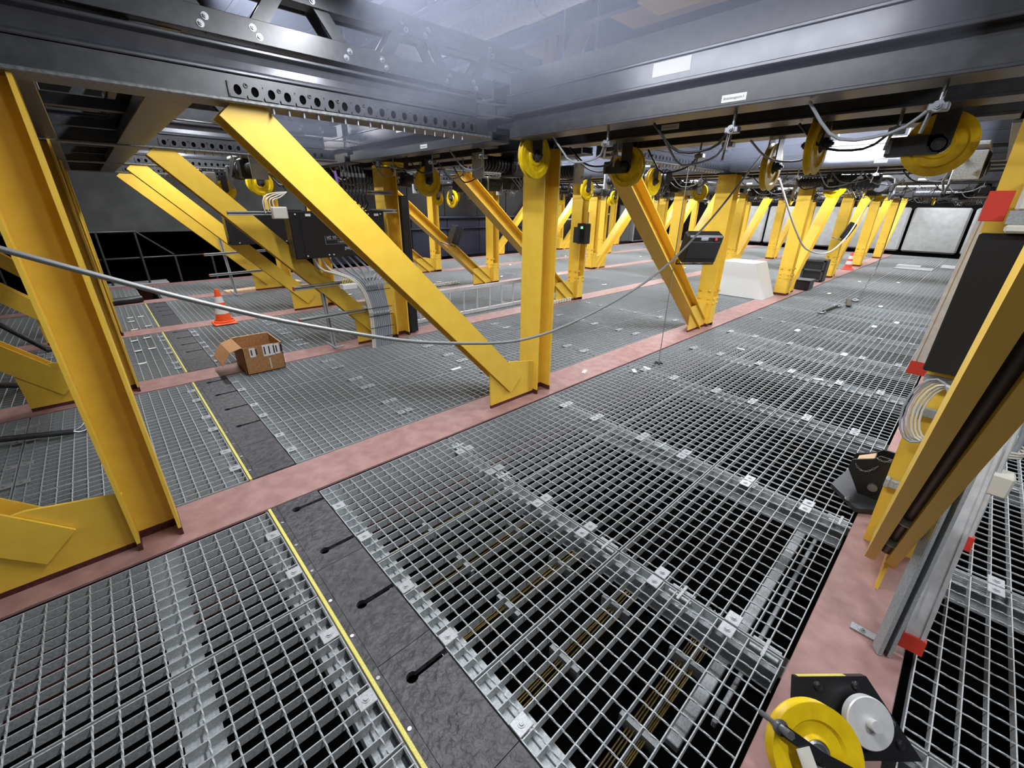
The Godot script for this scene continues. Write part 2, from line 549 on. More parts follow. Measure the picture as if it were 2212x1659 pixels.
# --- slotted rubber plates and the yellow edged angle beside them
func slot_mats() -> void:
	var bays := [[0.055, 2.465], [2.87, 5.09], [5.47, 7.52], [7.89, 9.97]]
	var bn := ["in the nearest bay", "in the bay behind the centre beam", "in the bay before the orange cone", "in the farthest bay"]
	for j in bays.size():
		var b0: float = bays[j][0]
		var b1: float = bays[j][1]
		var d := b1 - b0
		var cuts := [b0, b0 + d * 0.223, b0 + d * 0.456, b0 + d * 0.724, b1]
		var step := 0.443 if j == 0 else d / 5.4
		var slots := []
		var s := b1 - 0.108
		while s > b0 + 0.1:
			slots.append(s); s -= step
		for k in 4:
			var c0: float = cuts[k] + 0.0015
			var c1: float = cuts[k + 1] - 0.0015
			var t := thing("slotted_plate", "black slotted floor plate %s, %s from front" % [bn[j], ORD[k]], "floor plate", 0.495, (c0 + c1) * 0.5, 0, "slotted plates over the rope channel")
			var poly := PackedVector2Array([Vector2(0.375, -c0), Vector2(0.614, -c0)])
			for q in range(slots.size() - 1, -1, -1):
				var sb: float = slots[q]
				if sb < c0 + 0.04 or sb > c1 - 0.04: continue
				poly.append(Vector2(0.614, -(sb - 0.0125)))
				poly.append(Vector2(0.476, -(sb - 0.0125)))
				for e in 11:
					var an := deg_to_rad(-31.4 - 297.2 * e / 10.0)
					poly.append(Vector2(0.456 + 0.024 * cos(an), -(sb + 0.024 * sin(an))))
				poly.append(Vector2(0.476, -(sb + 0.0125)))
				poly.append(Vector2(0.614, -(sb + 0.0125)))
			poly.append(Vector2(0.614, -c1)); poly.append(Vector2(0.375, -c1))
			# polygon lies in world x/z: basis x->x, y->z, extruded up
			var off := PackedVector2Array()
			for p in poly: off.append(p - Vector2(ORG.x, ORG.z))
			var m := mb()
			m.prism(off, Transform3D(Basis(Vector3.RIGHT, Vector3.BACK, Vector3.UP), Vector3(0, -0.022, 0)), 0.024)
			obj("plate", m, M.rubber, t)
		var t2 := thing("edge_strip", "black edge strip with worn yellow tape %s" % bn[j], "edge strip", 0.35, (b0 + b1) * 0.5, 0, "edge strips along the slotted plates")
		var m2 := mb()
		m2.bx(0.344, b0, -0.02, 0.3735, b1, 0.0015)
		obj("rubber_margin", m2, M.rubber, t2)
		m2 = mb()
		m2.cbx(0.327, b0, -0.02, 0.343, b1, 0.006, 0.002)
		obj("tape", m2, M.tape, t2)
		m2 = mb()
		m2.bx(0.312, b0, -0.04, 0.326, b1, -0.002)
		obj("angle_bar", m2, M.black, t2)
		var q := b0 + 0.12
		while q < b1:
			m2 = mb()
			m2.cyl(m2.P(0.357, q, 0.0015), m2.P(0.357, q, 0.0045), 0.008, 8)
			obj("screw", m2, M.bolt, t2)
			q += 0.235
		# white stiff tray under the plates, closes the slots off from below
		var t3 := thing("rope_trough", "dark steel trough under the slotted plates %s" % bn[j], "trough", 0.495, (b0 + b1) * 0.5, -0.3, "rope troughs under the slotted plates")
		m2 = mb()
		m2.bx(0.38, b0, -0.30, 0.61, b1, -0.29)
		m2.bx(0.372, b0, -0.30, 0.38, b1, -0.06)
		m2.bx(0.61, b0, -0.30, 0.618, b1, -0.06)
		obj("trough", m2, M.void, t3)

# --- yellow braced posts
func h_poly(da: float, db: float, tf: float, tw: float) -> PackedVector2Array:
	var x := da * 0.5
	var y := db * 0.5
	return PackedVector2Array([Vector2(-x, -y), Vector2(-x + tf, -y), Vector2(-x + tf, -tw), Vector2(x - tf, -tw), Vector2(x - tf, -y), Vector2(x, -y), Vector2(x, y), Vector2(x - tf, y), Vector2(x - tf, tw), Vector2(-x + tf, tw), Vector2(-x + tf, y), Vector2(-x, y)])

func post(label: String, a: float, b: float, dir: int, reach: float, h: float, splice: bool) -> Node3D:
	var t := thing("braced_post", label, "steel post", a, b, 0.004, "yellow braced posts")
	ORG = Vector3.ZERO
	var up := Basis(Vector3.RIGHT, Vector3.FORWARD, Vector3.UP)   # polygon x -> a, y -> b, extruded up
	var m := mb()
	m.prism(h_poly(0.19, 0.24, 0.015, 0.006), Transform3D(up, Vector3(0, 0.045, 0)), h - 0.05)
	obj("column", m, M.yellow, t)
	m = mb()
	m.prism(h_poly(0.192, 0.242, 0.017, 0.007), Transform3D(up, Vector3.ZERO), 0.045)
	obj("base", m, M.primer, t)
	if dir == 0:
		return t
	var s := float(dir)
	# gusset plate in the plane of the beam, set off towards -b
	var gx := 0.095
	m = mb()
	var fr := Basis(Vector3(s, 0, 0), Vector3.UP, Vector3.BACK)
	m.prism(PackedVector2Array([Vector2(gx, 0.03), Vector2(gx + 0.535, 0.03), Vector2(gx + 0.545, 0.375), Vector2(gx + 0.30, 0.395), Vector2(gx - 0.02, 0.33), Vector2(gx, 0.30)]), Transform3D(fr, Vector3(0, 0, 0.055)), 0.014)
	obj("gusset", m, M.yellow, t)
	m = mb()
	m.bar(Vector3(s * gx, 0.015, 0.062), Vector3(s * (gx + 0.535), 0.015, 0.062), 0.014, 0.03, Vector3.BACK)
	obj("weld_strip", m, M.primer, t)
	# brace: two flanges facing +-b with a web between
	var p0 := Vector3(s * 0.34, 0.165, 0.0)
	var p1 := Vector3(s * (0.34 + reach), h, 0.0)
	var d := (p1 - p0).normalized()
	var side := Vector3(-d.y, d.x, 0)
	m = mb()
	if splice:
		p0 = Vector3(s * 0.20, 0.06, 0.0)
		for f in [0.085, -0.085]:
			m.bar(p0 + side * f, p1 + side * f, 0.2, 0.014, Vector3.BACK)
		m.bar(p0, p1, 0.012, 0.16, Vector3.BACK)
	else:
		for f in [0.082, -0.06]:
			m.bar(p0 + Vector3(0, 0, f), p1 + Vector3(0, 0, f), 0.185, 0.014, side)
		m.bar(p0 + d * 0.22 + Vector3(0, 0, 0.011), p1 + Vector3(0, 0, 0.011), 0.012, 0.13, side)
	obj("brace", m, M.yellow, t)
	if splice:
		var zs := 0.46
		m = mb()
		m.bx(-0.104, 0.10, 0.05, -0.096, -0.10, zs)
		m.bx(-0.085, -0.128, 0.05, 0.085, -0.121, zs)
		obj("splice_plate", m, M.yellow, t)
		for q in [[-0.07, 0.43], [0.07, 0.43], [-0.07, 0.36], [0.07, 0.36], [-0.07, 0.55], [0.07, 0.55]]:
			m = mb()
			m.bolt(Vector3(-0.104, q[1], q[0]), Vector3.LEFT, 0.014)
			obj("bolt", m, M.yellow, t)
			m = mb()
			m.bolt(Vector3(q[0], q[1], 0.128), Vector3.BACK, 0.014)
			obj("bolt", m, M.yellow, t)
	return t

func posts() -> void:
	var rown := ["on the right-hand red beam", "on the red beam across the middle", "on the beam behind the cardboard box", "on the beam by the orange cone", "on the fourth red beam", "on the last red beam"]
	var lab := func(r: int, c: int) -> String:
		return "yellow braced post %s, %s from left" % [rown[r], ORD[c]]
	var L := post("yellow post at the left edge with chipped paint, nearest the camera", COL[0], ROWC[1], -1, 1.87, 2.13, false)
	var C := dup(L, COL[1], ROWC[1], 0.004, "yellow centre post with brace rising left, under the yellow pulley")
	var S := post(lab.call(1, 2), COL[2], ROWC[1], -1, 2.42, 2.13, true)
	var F := post(lab.call(1, 3), COL[3], ROWC[1], 1, 1.95, 2.13, true)
	for r in range(1, 6):
		for c in COL.size():
			if r == 1 and c < 4: continue
			if r == 5 and c < 2: continue
			var src := L if c < 2 else (S if c == 2 else F)
			dup(src, COL[c] + (-0.06 if c == 1 and r > 1 else 0.0), ROWC[r], 0.004, lab.call(r, c), "yellow braced posts")
	for c in range(2, 7):
		dup(S if c == 2 else F, COL[c], ROWC[0], 0.004, lab.call(0, c), "yellow braced posts")
	post_right()

func post_right() -> void:
	var a := 2.80
	var t := thing("braced_post", "yellow post at the right edge holding clamps and cables", "steel post", a, -0.13, 0.004, "yellow braced posts")
	ORG = Vector3.ZERO
	var up := Basis(Vector3.RIGHT, Vector3.FORWARD, Vector3.UP)
	var m := mb()
	m.prism(h_poly(0.19, 0.22, 0.015, 0.006), Transform3D(up, Vector3(0, 0.0, 0)), 2.1)
	obj("column", m, M.yellow, t).rotation.x = deg_to_rad(-1.6)
	m = mb()
	m.prism(PackedVector2Array([Vector2(-0.47, 0.0), Vector2(-0.09, 0.0), Vector2(-0.09, 0.34), Vector2(-0.44, 0.20)]), Transform3D(Basis(Vector3.RIGHT, Vector3.UP, Vector3.BACK), Vector3(0, 0, -0.005)), 0.014)
	obj("gusset", m, M.yellow, t)
	m = mb()
	var p0 := Vector3(-0.36, 0.16, 0)
	var p1 := Vector3(-2.15, 2.1, 0)
	var d := (p1 - p0).normalized()
	var side := Vector3(-d.y, d.x, 0)
	for f in [-0.062, 0.012]:
		m.bar(p0 + Vector3(0, 0, f), p1 + Vector3(0, 0, f), 0.15, 0.04, side)
	m.bar(p0 + d * 0.02 + Vector3(0, 0, -0.02) - side * 0.07, p1 + Vector3(0, 0, -0.02) - side * 0.07, 0.012, 0.05, side)
	obj("brace", m, M.yellow, t)

# --- lattice trusses along the beams
func truss(label: String, a0: float, a1: float, b: float) -> Node3D:
	var t := thing("hoist_truss", label, "truss", (a0 + a1) * 0.5, b, 2.12, "black hoist trusses over the red beams")
	var x0 := a0
	var x1 := a1
	var m := mb()
	# bottom plate with bright flange
	m.bx(x0, b, 2.14, x1 + 0.1, b + 0.012, 2.225)
	m.bx(x0, b, 2.222, x1 + 0.1, b + 0.16, 2.232)
	m.bx(x0, b + 0.15, 2.14, x1 + 0.1, b + 0.162, 2.225)
	obj("bottom_plate", m, M.black, t)
	m = mb()
	m.cbx(x0, b - 0.012, 2.122, x1 + 0.12, b + 0.165, 2.139, 0.004)
	obj("bottom_flange", m, M.worn, t)
	# I-shaped channel
	m = mb()
	m.cbx(x0, b - 0.005, 2.236, x1, b + 0.15, 2.252, 0.004)
	m.cbx(x0, b - 0.005, 2.332, x1, b + 0.15, 2.348, 0.004)
	var pr := PackedVector2Array([Vector2(0.0, 2.252), Vector2(0.02, 2.262), Vector2(0.026, 2.292), Vector2(0.02, 2.322), Vector2(0.0, 2.332), Vector2(0.06, 2.332), Vector2(0.06, 2.252)])
	m.prism(pr, Transform3D(Basis(Vector3.FORWARD, Vector3.UP, Vector3.RIGHT), m.P(x0, b, 0)), x1 - x0)
	obj("channel", m, M.blackgloss, t)
	# chords
	for c in [[2.372, 2.462, "lower_chord"], [2.572, 2.668, "upper_chord"]]:
		m = mb()
		var xe: float = x1 + (0.16 if c[2] == "lower_chord" else 0.62)
		m.cbx(x0, b + 0.0, c[0], xe, b + 0.012, c[1], 0.002)
		m.bx(x0, b + 0.012, c[0], xe, b + 0.085, c[0] + 0.01)
		m.bx(x0, b + 0.13, c[0], xe, b + 0.142, c[1])
		obj(c[2], m, M.black, t)
	# web bars between the chord plates, and their bolts
	var k0 := floori((x0 - 0.57) / 0.634)
	for k in range(k0, ceili((x1 - 0.57) / 0.634) + 1):
		var xc := 0.57 + 0.634 * k
		var legs := [[xc + 0.205, xc + 0.345], [xc + 0.634, xc + 0.493]]
		for g in legs:
			if g[0] < x0 + 0.03 or g[0] > x1 + 0.1 or g[1] < x0 + 0.03 or g[1] > x1 + 0.3: continue
			m = mb()
			m.bar(m.P(g[0] - (g[1] - g[0]) * 0.2, b + 0.019, 2.385), m.P(g[1] + (g[1] - g[0]) * 0.2, b + 0.019, 2.655), 0.06, 0.01, Vector3.RIGHT)
			m.bar(m.P(g[0] - (g[1] - g[0]) * 0.2, b + 0.122, 2.385), m.P(g[1] + (g[1] - g[0]) * 0.2, b + 0.122, 2.655), 0.06, 0.01, Vector3.RIGHT)
			obj("web_bar", m, M.black, t)
			for e in [[-0.011, 2.428], [0.011, 2.398]]:
				m = mb()
				var sg: float = signf(g[1] - g[0])
				m.bolt(m.P(g[0] + e[0] * sg, b, e[1]), Vector3.BACK, 0.0095)
				obj("bolt", m, M.bolt, t)
				m = mb()
				m.bolt(m.P(g[1] + e[0] * sg, b, e[1] + 0.197), Vector3.BACK, 0.0095)
				obj("bolt", m, M.bolt, t)
	# perforated strip with oval holes
	var s0 := x0 + 0.55 if x0 < 0.0 else x0 + 0.1
	if x0 < 0.0: s0 = 0.612
	var pitch := 0.0715
	var n := int((x1 + 0.2 - s0) / pitch)
	m = mb()
	var zc := 2.174
	for k in n:
		var cx := s0 + pitch * (k + 0.5)
		if cx > x1 - 0.03: break
		var segs := 16
		for j in segs:
			var t0 := TAU * j / segs
			var t1 := TAU * (j + 1) / segs
			var i0 := Vector2(0.016 * cos(t0), 0.0205 * sin(t0))
			var i1 := Vector2(0.016 * cos(t1), 0.0205 * sin(t1))
			var o0 := edge_pt(t0, pitch * 0.5, 0.031)
			var o1 := edge_pt(t1, pitch * 0.5, 0.031)
			m.quad(m.P(cx + i0.x, b - 0.009, zc + i0.y), m.P(cx + i1.x, b - 0.009, zc + i1.y), m.P(cx + o1.x, b - 0.009, zc + o1.y), m.P(cx + o0.x, b - 0.009, zc + o0.y), Vector3.BACK)
			m.quad(m.P(cx + i0.x, b - 0.009, zc + i0.y), m.P(cx + i1.x, b - 0.009, zc + i1.y), m.P(cx + i1.x, b - 0.0005, zc + i1.y), m.P(cx + i0.x, b - 0.0005, zc + i0.y), Vector3(-i0.x, -i0.y, 0))
	m.bx(s0 - 0.002, b - 0.009, 2.143, s0, b, 2.205)
	var strip := obj("perforated_strip", m, M.black, t)
	m = mb()
	m.bx(s0 + 0.002, b - 0.0012, 2.15, minf(x1 - 0.03, s0 + n * pitch), b - 0.0004, 2.2)
	obj("slot_backing", m, M.void, strip)
	for k in range(0, n, 2):
		var cx := s0 + pitch * (k + 1)
		if cx > x1 - 0.05: break
		m = mb()
		var ring := []
		for j in 9: ring.append(m.P(cx + 0.008 * cos(TAU * j / 8), b - 0.011, 2.194 + 0.008 * sin(TAU * j / 8)))
		m.tube(ring, 0.0022, 5, false)
		obj("ring_bolt", m, M.black, strip)
	# studs hanging under the flange
	for k in n:
		var cx := s0 + 0.18 + pitch * k
		if cx > x1 - 0.05: break
		m = mb()
		m.cyl(m.P(cx, b + 0.01, 2.096), m.P(cx, b + 0.01, 2.122), 0.008, 6)
		obj("stud", m, M.bolt, t)
	# end plate and the two tie rods to the cross frame
	m = mb()
	m.bx(x1 - 0.012, b - 0.01, 2.236, x1, b + 0.15, 2.372)
	obj("end_plate", m, M.black, t)
	for z in [2.258, 2.326]:
		m = mb()
		m.cyl(m.P(x1, b + 0.02, z), m.P(x1 + 0.27, b - 0.06, z), 0.007, 8)
		m.bolt(m.P(x1, b + 0.02, z), Vector3.RIGHT, 0.011)
		obj("tie_rod", m, M.bolt, t)
	return t

func edge_pt(t: float, hx: float, hy: float) -> Vector2:
	var c := Vector2(cos(t), sin(t))
	var k := minf(hx / maxf(absf(c.x), 1e-6), hy / maxf(absf(c.y), 1e-6))
	return c * k

func trusses() -> void:
	var rn := ["over the right-hand red beam", "over the red beam across the middle", "over the beam behind the cardboard box", "over the beam by the orange cone", "over the fourth red beam"]
	var rb := [-0.08, 2.55, 5.17, 7.66, 10.05]
	var first := truss("black lattice truss with perforated strip across the top left", -2.2, 2.05, 2.55)
	var second := truss("black lattice truss %s, second bay" % rn[1], 3.6, 5.95, 2.55)
	for r in 5:
		for c in 6:
			if r == 1 and c < 2: continue
			if r == 0 and c < 1: continue
			var o := first if c == 0 else second
			var ca: float = -0.075 if c == 0 else (4.775 + (COL[c] - COL[1]))
			dup(o, ca, rb[r], 2.12, "black lattice truss %s, %s bay" % [rn[r], ORD[c]], "black hoist trusses over the red beams")

# --- cross frames: three stacked profiles running along b above each line of posts
func cross_frame(label: String, a: float, b0: float, b1: float) -> Node3D:
	var t := thing("pulley_gantry", label, "steel frame", a, (b0 + b1) * 0.5, 2.13, "black pulley gantries above the post lines")
	for k in 3:
		var x: float = a + [-0.54, -0.02, 0.50][k]
		var m := mb()
		m.bx(x, b0, 2.385, x + 0.012, b1, 2.505)
		m.bx(x, b0, 2.495, x + 0.16, b1, 2.505)
		m.bx(x + 0.15, b0, 2.385, x + 0.162, b1, 2.505)
		obj("top_plate", m, M.black, t)
		m = mb()
		m.cbx(x - 0.035, b0 - 0.06, 2.262, x + 0.16, b1 + 0.02, 2.278, 0.003)
		m.bx(x - 0.025, b0 - 0.06, 2.275, x - 0.013, b1 + 0.02, 2.372)
		m.cbx(x - 0.035, b0 - 0.06, 2.37, x + 0.16, b1 + 0.02, 2.384, 0.003)
		obj("channel", m, M.blackgloss, t)
		m = mb()
		m.bx(x + 0.03, b0, 2.19, x + 0.042, b1, 2.265)
		m.bx(x - 0.01, b0, 2.14, x + 0.002, b1, 2.188)
		m.bx(x - 0.01, b0, 2.186, x + 0.15, b1, 2.194)
		m.cbx(x - 0.015, b0, 2.128, x + 0.165, b1, 2.142, 0.003)
		m.bx(x + 0.14, b0, 2.14, x + 0.152, b1, 2.188)
		obj("lower_channel", m, M.black, t)
	for q in [[a - 0.55, 0.92, 1.03, 2.15, 2.18, "label_plate"], [a - 0.565, 1.20, 1.40, 2.305, 2.365, "label_plate"], [a - 0.03, 1.5, 1.62, 2.15, 2.18, "label_plate"]]:
		var m := mb()
		m.cbx(q[0] - 0.0015, q[1], q[3], q[0] - 0.0002, q[2], q[4], 0.0005)
		var lp := obj(q[5], m, M.white, t)
		if q[4] < 2.2: text("Brückengasse 1", 0.010, M.cable, lp, m.P(q[0] - 0.003, (q[1] + q[2]) * 0.5, (q[3] + q[4]) * 0.5), -PI / 2)
	for k in 9:
		var x: float = a + [-0.47, 0.05, 0.57][k % 3] + 0.03 * sin(k * 2.3)
		var bb := b0 + 0.2 + (b1 - b0 - 0.4) * (k + 0.35 * sin(k * 4.1)) / 8.0
		var m := mb()
		m.cyl(m.P(x, bb, 2.128), m.P(x, bb, 2.06), 0.008, 6)
		m.cbx(x - 0.025, bb - 0.03, 2.035, x + 0.025, bb + 0.03, 2.062, 0.004)
		m.bolt(m.P(x - 0.025, bb, 2.05), Vector3.LEFT, 0.012)
		m.cyl(m.P(x + 0.012, bb + 0.02, 2.04), m.P(x + 0.02, bb + 0.03, 1.97), 0.007, 6)
		obj("fitting", m, M.bolt, t)
		m = mb()
		m.tube(smooth_path(m, [[x, bb + 0.02, 2.05], [x + 0.08, bb + 0.12, 1.99], [x + 0.05, bb + 0.3, 1.98 + 0.03 * sin(k)], [x - 0.02, bb + 0.42, 2.12]], 10), 0.007, 5)
		obj("cable_loop", m, M.blackplastic if k % 2 else M.cable, t)
	for bb in [b0 + 0.25, (b0 + b1) * 0.5, b1 - 0.25]:
		var m := mb()
		m.bx(a - 0.5, bb - 0.04, 2.2, a + 0.62, bb + 0.04, 2.26)
		obj("spacer", m, M.black, t)
	return t

func cross_frames() -> void:
	var an := ["above the camera aisle", "above the aisle of the cardboard box", "above the aisle of the orange cone", "above the rear aisle"]
	var proto := cross_frame("black pulley gantry above the camera aisle, at the centre post line", COL[1], 0.06, 2.48)
	for r in 4:
		for c in range(0, 7):
			if r == 0 and c < 2: continue
			var o := dup(proto, COL[c], [1.27, 3.88, 6.45, 8.9][r], 2.13, "black pulley gantry %s, %s post line" % [an[r], ORD[c]], "black pulley gantries above the post lines")
			if c == 0:
				for ch in o.get_children():
					if String(ch.name).begins_with("fitting") or String(ch.name).begins_with("cable_loop"): ch.free()

# --- what shows through the grating
func under_grating() -> void:
	var k := 0
	for b in [0.41, 0.83, 1.245, 1.66, 2.08]:
		var t := thing("rope_bundle", "bundle of brass coloured ropes under the grating, %s from the right-hand beam" % ORD[k], "rope", 1.2, b, -0.4, "rope bundles under the grating")
		k += 1
		for q in 7:
			var m := mb()
			var pts := []
			for e in 9:
				var a := 0.66 + e * 0.14
				pts.append(m.P(a, b - 0.045 + q * 0.014 + 0.004 * sin(a * 2.0 + q), -0.42 + 0.012 * sin(a * 1.3 + q * 1.7)))
			m.tube(pts, 0.0042, 5)
			obj("rope", m, M.brass, t)
		for a in [1.17, 1.62]:
			var m := mb()
			m.bx(a - 0.012, b - 0.09, -0.45, a + 0.012, b + 0.09, -0.385)
			obj("guide_bar", m, M.galv, t)
	k = 0
	for c in [[0.28, 0.06, -0.34, 1.2, 3.3], [0.19, 0.022, -0.33, 1.4, 3.4], [0.62, 0.012, -0.6, 0.7, 2.2], [1.05, 0.05, -0.7, 0.7, 5.0], [1.45, 0.03, -0.55, 0.7, 5.0], [1.9, 0.06, -0.65, 0.7, 5.0], [-0.9, 0.05, -0.6, 1.0, 6.0], [-1.6, 0.04, -0.5, 1.0, 6.0], [0.75, 0.09, -1.3, 0.7, 6.0], [2.2, 0.1, -1.2, 0.7, 6.0], [3.3, 0.06, -0.6, -1.5, 6.0], [4.4, 0.06, -0.6, -1.5, 6.0]]:
		var t := thing("rail", "grey steel rail below the grating, %s of those under it" % (ORD + ["eleventh", "twelfth"])[k], "rail", c[3], c[0], c[2], "rails below the grating")
		k += 1
		var m := mb()
		m.cbx(c[3], c[0] - c[1] * 0.5, c[2] - 0.04, c[4], c[0] + c[1] * 0.5, c[2], 0.004)
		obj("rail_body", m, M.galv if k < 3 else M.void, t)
	for q in 3:
		var a := 1.35 + q * 0.9
		var t := thing("under_beam", "dark cross beam below the grating, %s from the front" % ORD[q], "beam", a, 1.2, -0.9, "cross beams below the grating")
		var m := mb()
		m.cbx(a - 0.07, -2.6, -1.0, a + 0.07, 2.5, -0.9, 0.005)
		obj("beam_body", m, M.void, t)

# --- sheaves
func sheave_mesh(R: float) -> ArrayMesh:
	ORG = Vector3.ZERO
	var m := mb()
	m.lathe([Vector2(R * 0.30, -0.02), Vector2(R * 0.42, -0.02), Vector2(R * 0.46, -0.009), Vector2(R * 0.70, -0.009), Vector2(R * 0.76, -0.02), Vector2(R, -0.02), Vector2(R, -0.014), Vector2(R * 0.9, -0.003), Vector2(R * 0.9, 0.003), Vector2(R, 0.014), Vector2(R, 0.02), Vector2(R * 0.76, 0.02), Vector2(R * 0.70, 0.009), Vector2(R * 0.46, 0.009), Vector2(R * 0.42, 0.02), Vector2(R * 0.30, 0.02), Vector2(R * 0.30, -0.02)], Transform3D.IDENTITY, 40)
	return m.done()

# wheel axis: 0 = along a, 1 = along b, 2 = upright
func pulley(label: String, c: Vector3, axis: int, R: float, arms: int, wheels := 1, hide := false) -> Node3D:
	var t := thing("pulley", label, "pulley", c.x, c.y, c.z, "yellow pulleys hung under the black frames")
	ORG = Vector3.ZERO
	var B: Basis = [Basis(Vector3(0, 0, 1), Vector3(1, 0, 0), Vector3(0, 1, 0)), Basis(Vector3(1, 0, 0), Vector3(0, 0, 1), Vector3(0, -1, 0)), Basis.IDENTITY][axis]
	var ax := B.y
	var sm := sheave_mesh(R)
	for w in wheels:
		var o := put("wheel", sm, M.sheave, t, ax * (w - (wheels - 1) * 0.5) * 0.055)
		o.basis = B
	var half := 0.03 + (wheels - 1) * 0.028
	var m := mb()
	m.cyl(-ax * (half + 0.02), ax * (half + 0.02), R * 0.2, 14)
	m.bolt(-ax * (half + 0.02), -ax, R * 0.12)
	m.bolt(ax * (half + 0.02), ax, R * 0.12)
	obj("hub", m, M.black, t)
	var dirs := [Vector3.UP]
	var side := Vector3(-1, 0, 0) if axis == 1 else Vector3(0, 0, -1)
	if arms > 1: dirs.append(side)
	if axis == 2: dirs = [Vector3.RIGHT, Vector3.LEFT]
	for sg in [-1.0, 1.0]:
		for d in dirs:
			m = mb()
			m.bar(ax * sg * half - d * R * 0.05, ax * sg * half + d * (R + 0.06), R * 0.62, 0.008, d.cross(ax))
			m.cyl(ax * sg * (half - 0.004), ax * sg * (half + 0.004), R * 0.24, 16)
			obj("side_plate", m, M.black, t)
	m = mb()
	for d in dirs:
		m.box(d * (R + 0.05), Vector3.ONE * 0.02 + ax.abs() * half * 2.0 + d.cross(ax).abs() * 0.04, Basis.IDENTITY)
	if axis == 2:
		m.cyl(Vector3.ZERO, Vector3(0, 0.1, 0), 0.015, 10)
	obj("bracket", m, M.bolt if arms > 1 else M.black, t)
	return t

func pulleys() -> void:
	var P := [
		["yellow pulley with wide black bracket above the centre post", 2.513, 2.45, 2.038, 1, 0.15, 1, 1],
		["yellow pulley with two black arms in front of the leaning brace", 3.15, 2.06, 1.985, 0, 0.14, 2, 1],
		["largest yellow pulley at the upper right, seen from below", 3.15, 0.294, 2.0, 0, 0.14, 2, 1],
		["edge-on pulley carrying the long rope, above a yellow post", 3.595, 1.181, 1.969, 1, 0.15, 1, 1],
		["edge-on dark pulley left of the bright lamp", 3.044, 0.79, 2.03, 1, 0.15, 1, 1],
		["small yellow pulley above the slanted brace on the right", 8.968, 1.922, 2.03, 0, 0.16, 2, 1],
		["small yellow pulley where the white rope ends at the right", 11.82, 1.753, 2.02, 0, 0.16, 2, 1],
		["yellow pulley hanging edge-on between the first two frames", 2.78, 4.31, 1.93, 1, 0.15, 1, 1],
		["flat lying grey pulley beside the hanging yellow pulley", 2.45, 4.45, 2.075, 2, 0.11, 1, 1],
		["double yellow pulley left of the thick near brace", 1.73, 6.65, 1.93, 1, 0.15, 1, 2],
		["farther double yellow pulley at the left, by a black drum", 1.72, 8.65, 1.87, 1, 0.15, 1, 2],
		["yellow pulley on the post with the small black box", 5.90, 4.568, 1.944, 1, 0.15, 1, 1],
		["yellow pulley behind the leaning brace, under the white strip", 8.563, 3.962, 1.97, 0, 0.15, 1, 1],
		["dark edge-on pulley right of the leaning brace", 5.0, 2.9, 1.98, 1, 0.15, 1, 1],
		["yellow pulley behind the second brace, in the middle distance", 4.95, 6.9, 1.80, 0, 0.15, 1, 1],
		["small yellow pulley beside the far left post", 6.04, 9.0, 1.83, 1, 0.15, 1, 1],
		["yellow pulley half hidden behind the black hoses", 2.2, 5.6, 1.86, 0, 0.14, 1, 1],
	]
	for p in P:
		pulley(p[0], Vector3(p[1], p[2], p[3]), p[4], p[5], p[6], p[7])
	var far := pulley("small yellow pulley among the far frames", Vector3(9.6, 8.3, 1.88), 1, 0.15, 1)
	for q in [[6.3, 8.7, 1.88], [9.2, 6.3, 1.9], [12.0, 4.6, 1.95], [12.6, 7.3, 1.9], [15.4, 4.3, 1.95], [15.9, 1.2, 1.98], [8.1, 9.6, 1.86], [13.5, 9.4, 1.88], [18.6, 3.2, 1.95], [10.4, 10.4, 1.85]]:
		dup(far, q[0], q[1], q[2], "small yellow pulley among the far frames", "far pulleys too alike to tell apart")
	far.set_meta("group", "far pulleys too alike to tell apart")

# --- ropes in the air
func smooth_path(m: MB, raw: Array, n: int) -> Array:
	var c := Curve3D.new()
	for i in raw.size():
		var p := m.P(raw[i][0], raw[i][1], raw[i][2])
		var q := m.P(raw[mini(i + 1, raw.size() - 1)][0], raw[mini(i + 1, raw.size() - 1)][1], raw[mini(i + 1, raw.size() - 1)][2])
		var r := m.P(raw[maxi(i - 1, 0)][0], raw[maxi(i - 1, 0)][1], raw[maxi(i - 1, 0)][2])
		var tg := (q - r) / 6.0
		c.add_point(p, -tg, tg)
	var out := []
	for i in n + 1:
		out.append(c.sample_baked(c.get_baked_length() * i / n, true))
	return out

func rope(called: String, label: String, cat: String, raw: Array, r: float, material: Material, n := 40, group := "") -> Node3D:
	var f: Array = raw[0]
	ORG = Vector3(f[0], f[2], -f[1])
	var m := mb()
	m.tube(smooth_path(m, raw, n), r, 8)
	var o := obj(called, m, material)
	o.position = ORG
	tag(o, label, cat, group)
	return o

func chain(m: MB, a: Vector3, b: Vector3, sag: float, links: int, r: float) -> void:
	for i in links:
		var t0 := (i - 0.15) / links
		var t1 := (i + 1.15) / links
		var p := a.lerp(b, t0) + Vector3.DOWN * sag * 4.0 * t0 * (1.0 - t0)
		var q := a.lerp(b, t1) + Vector3.DOWN * sag * 4.0 * t1 * (1.0 - t1)
		var d := (q - p)
		var s := d.normalized().cross(Vector3.UP if absf(d.normalized().y) < 0.9 else Vector3.RIGHT).normalized()
		if i % 2: s = s.cross(d.normalized())
		var ring := []
		for j in 9:
			var an := TAU * j / 8.0
			ring.append((p + q) * 0.5 + d * 0.5 * cos(an) + s * r * 2.4 * sin(an))
		m.tube(ring, r, 5, false)

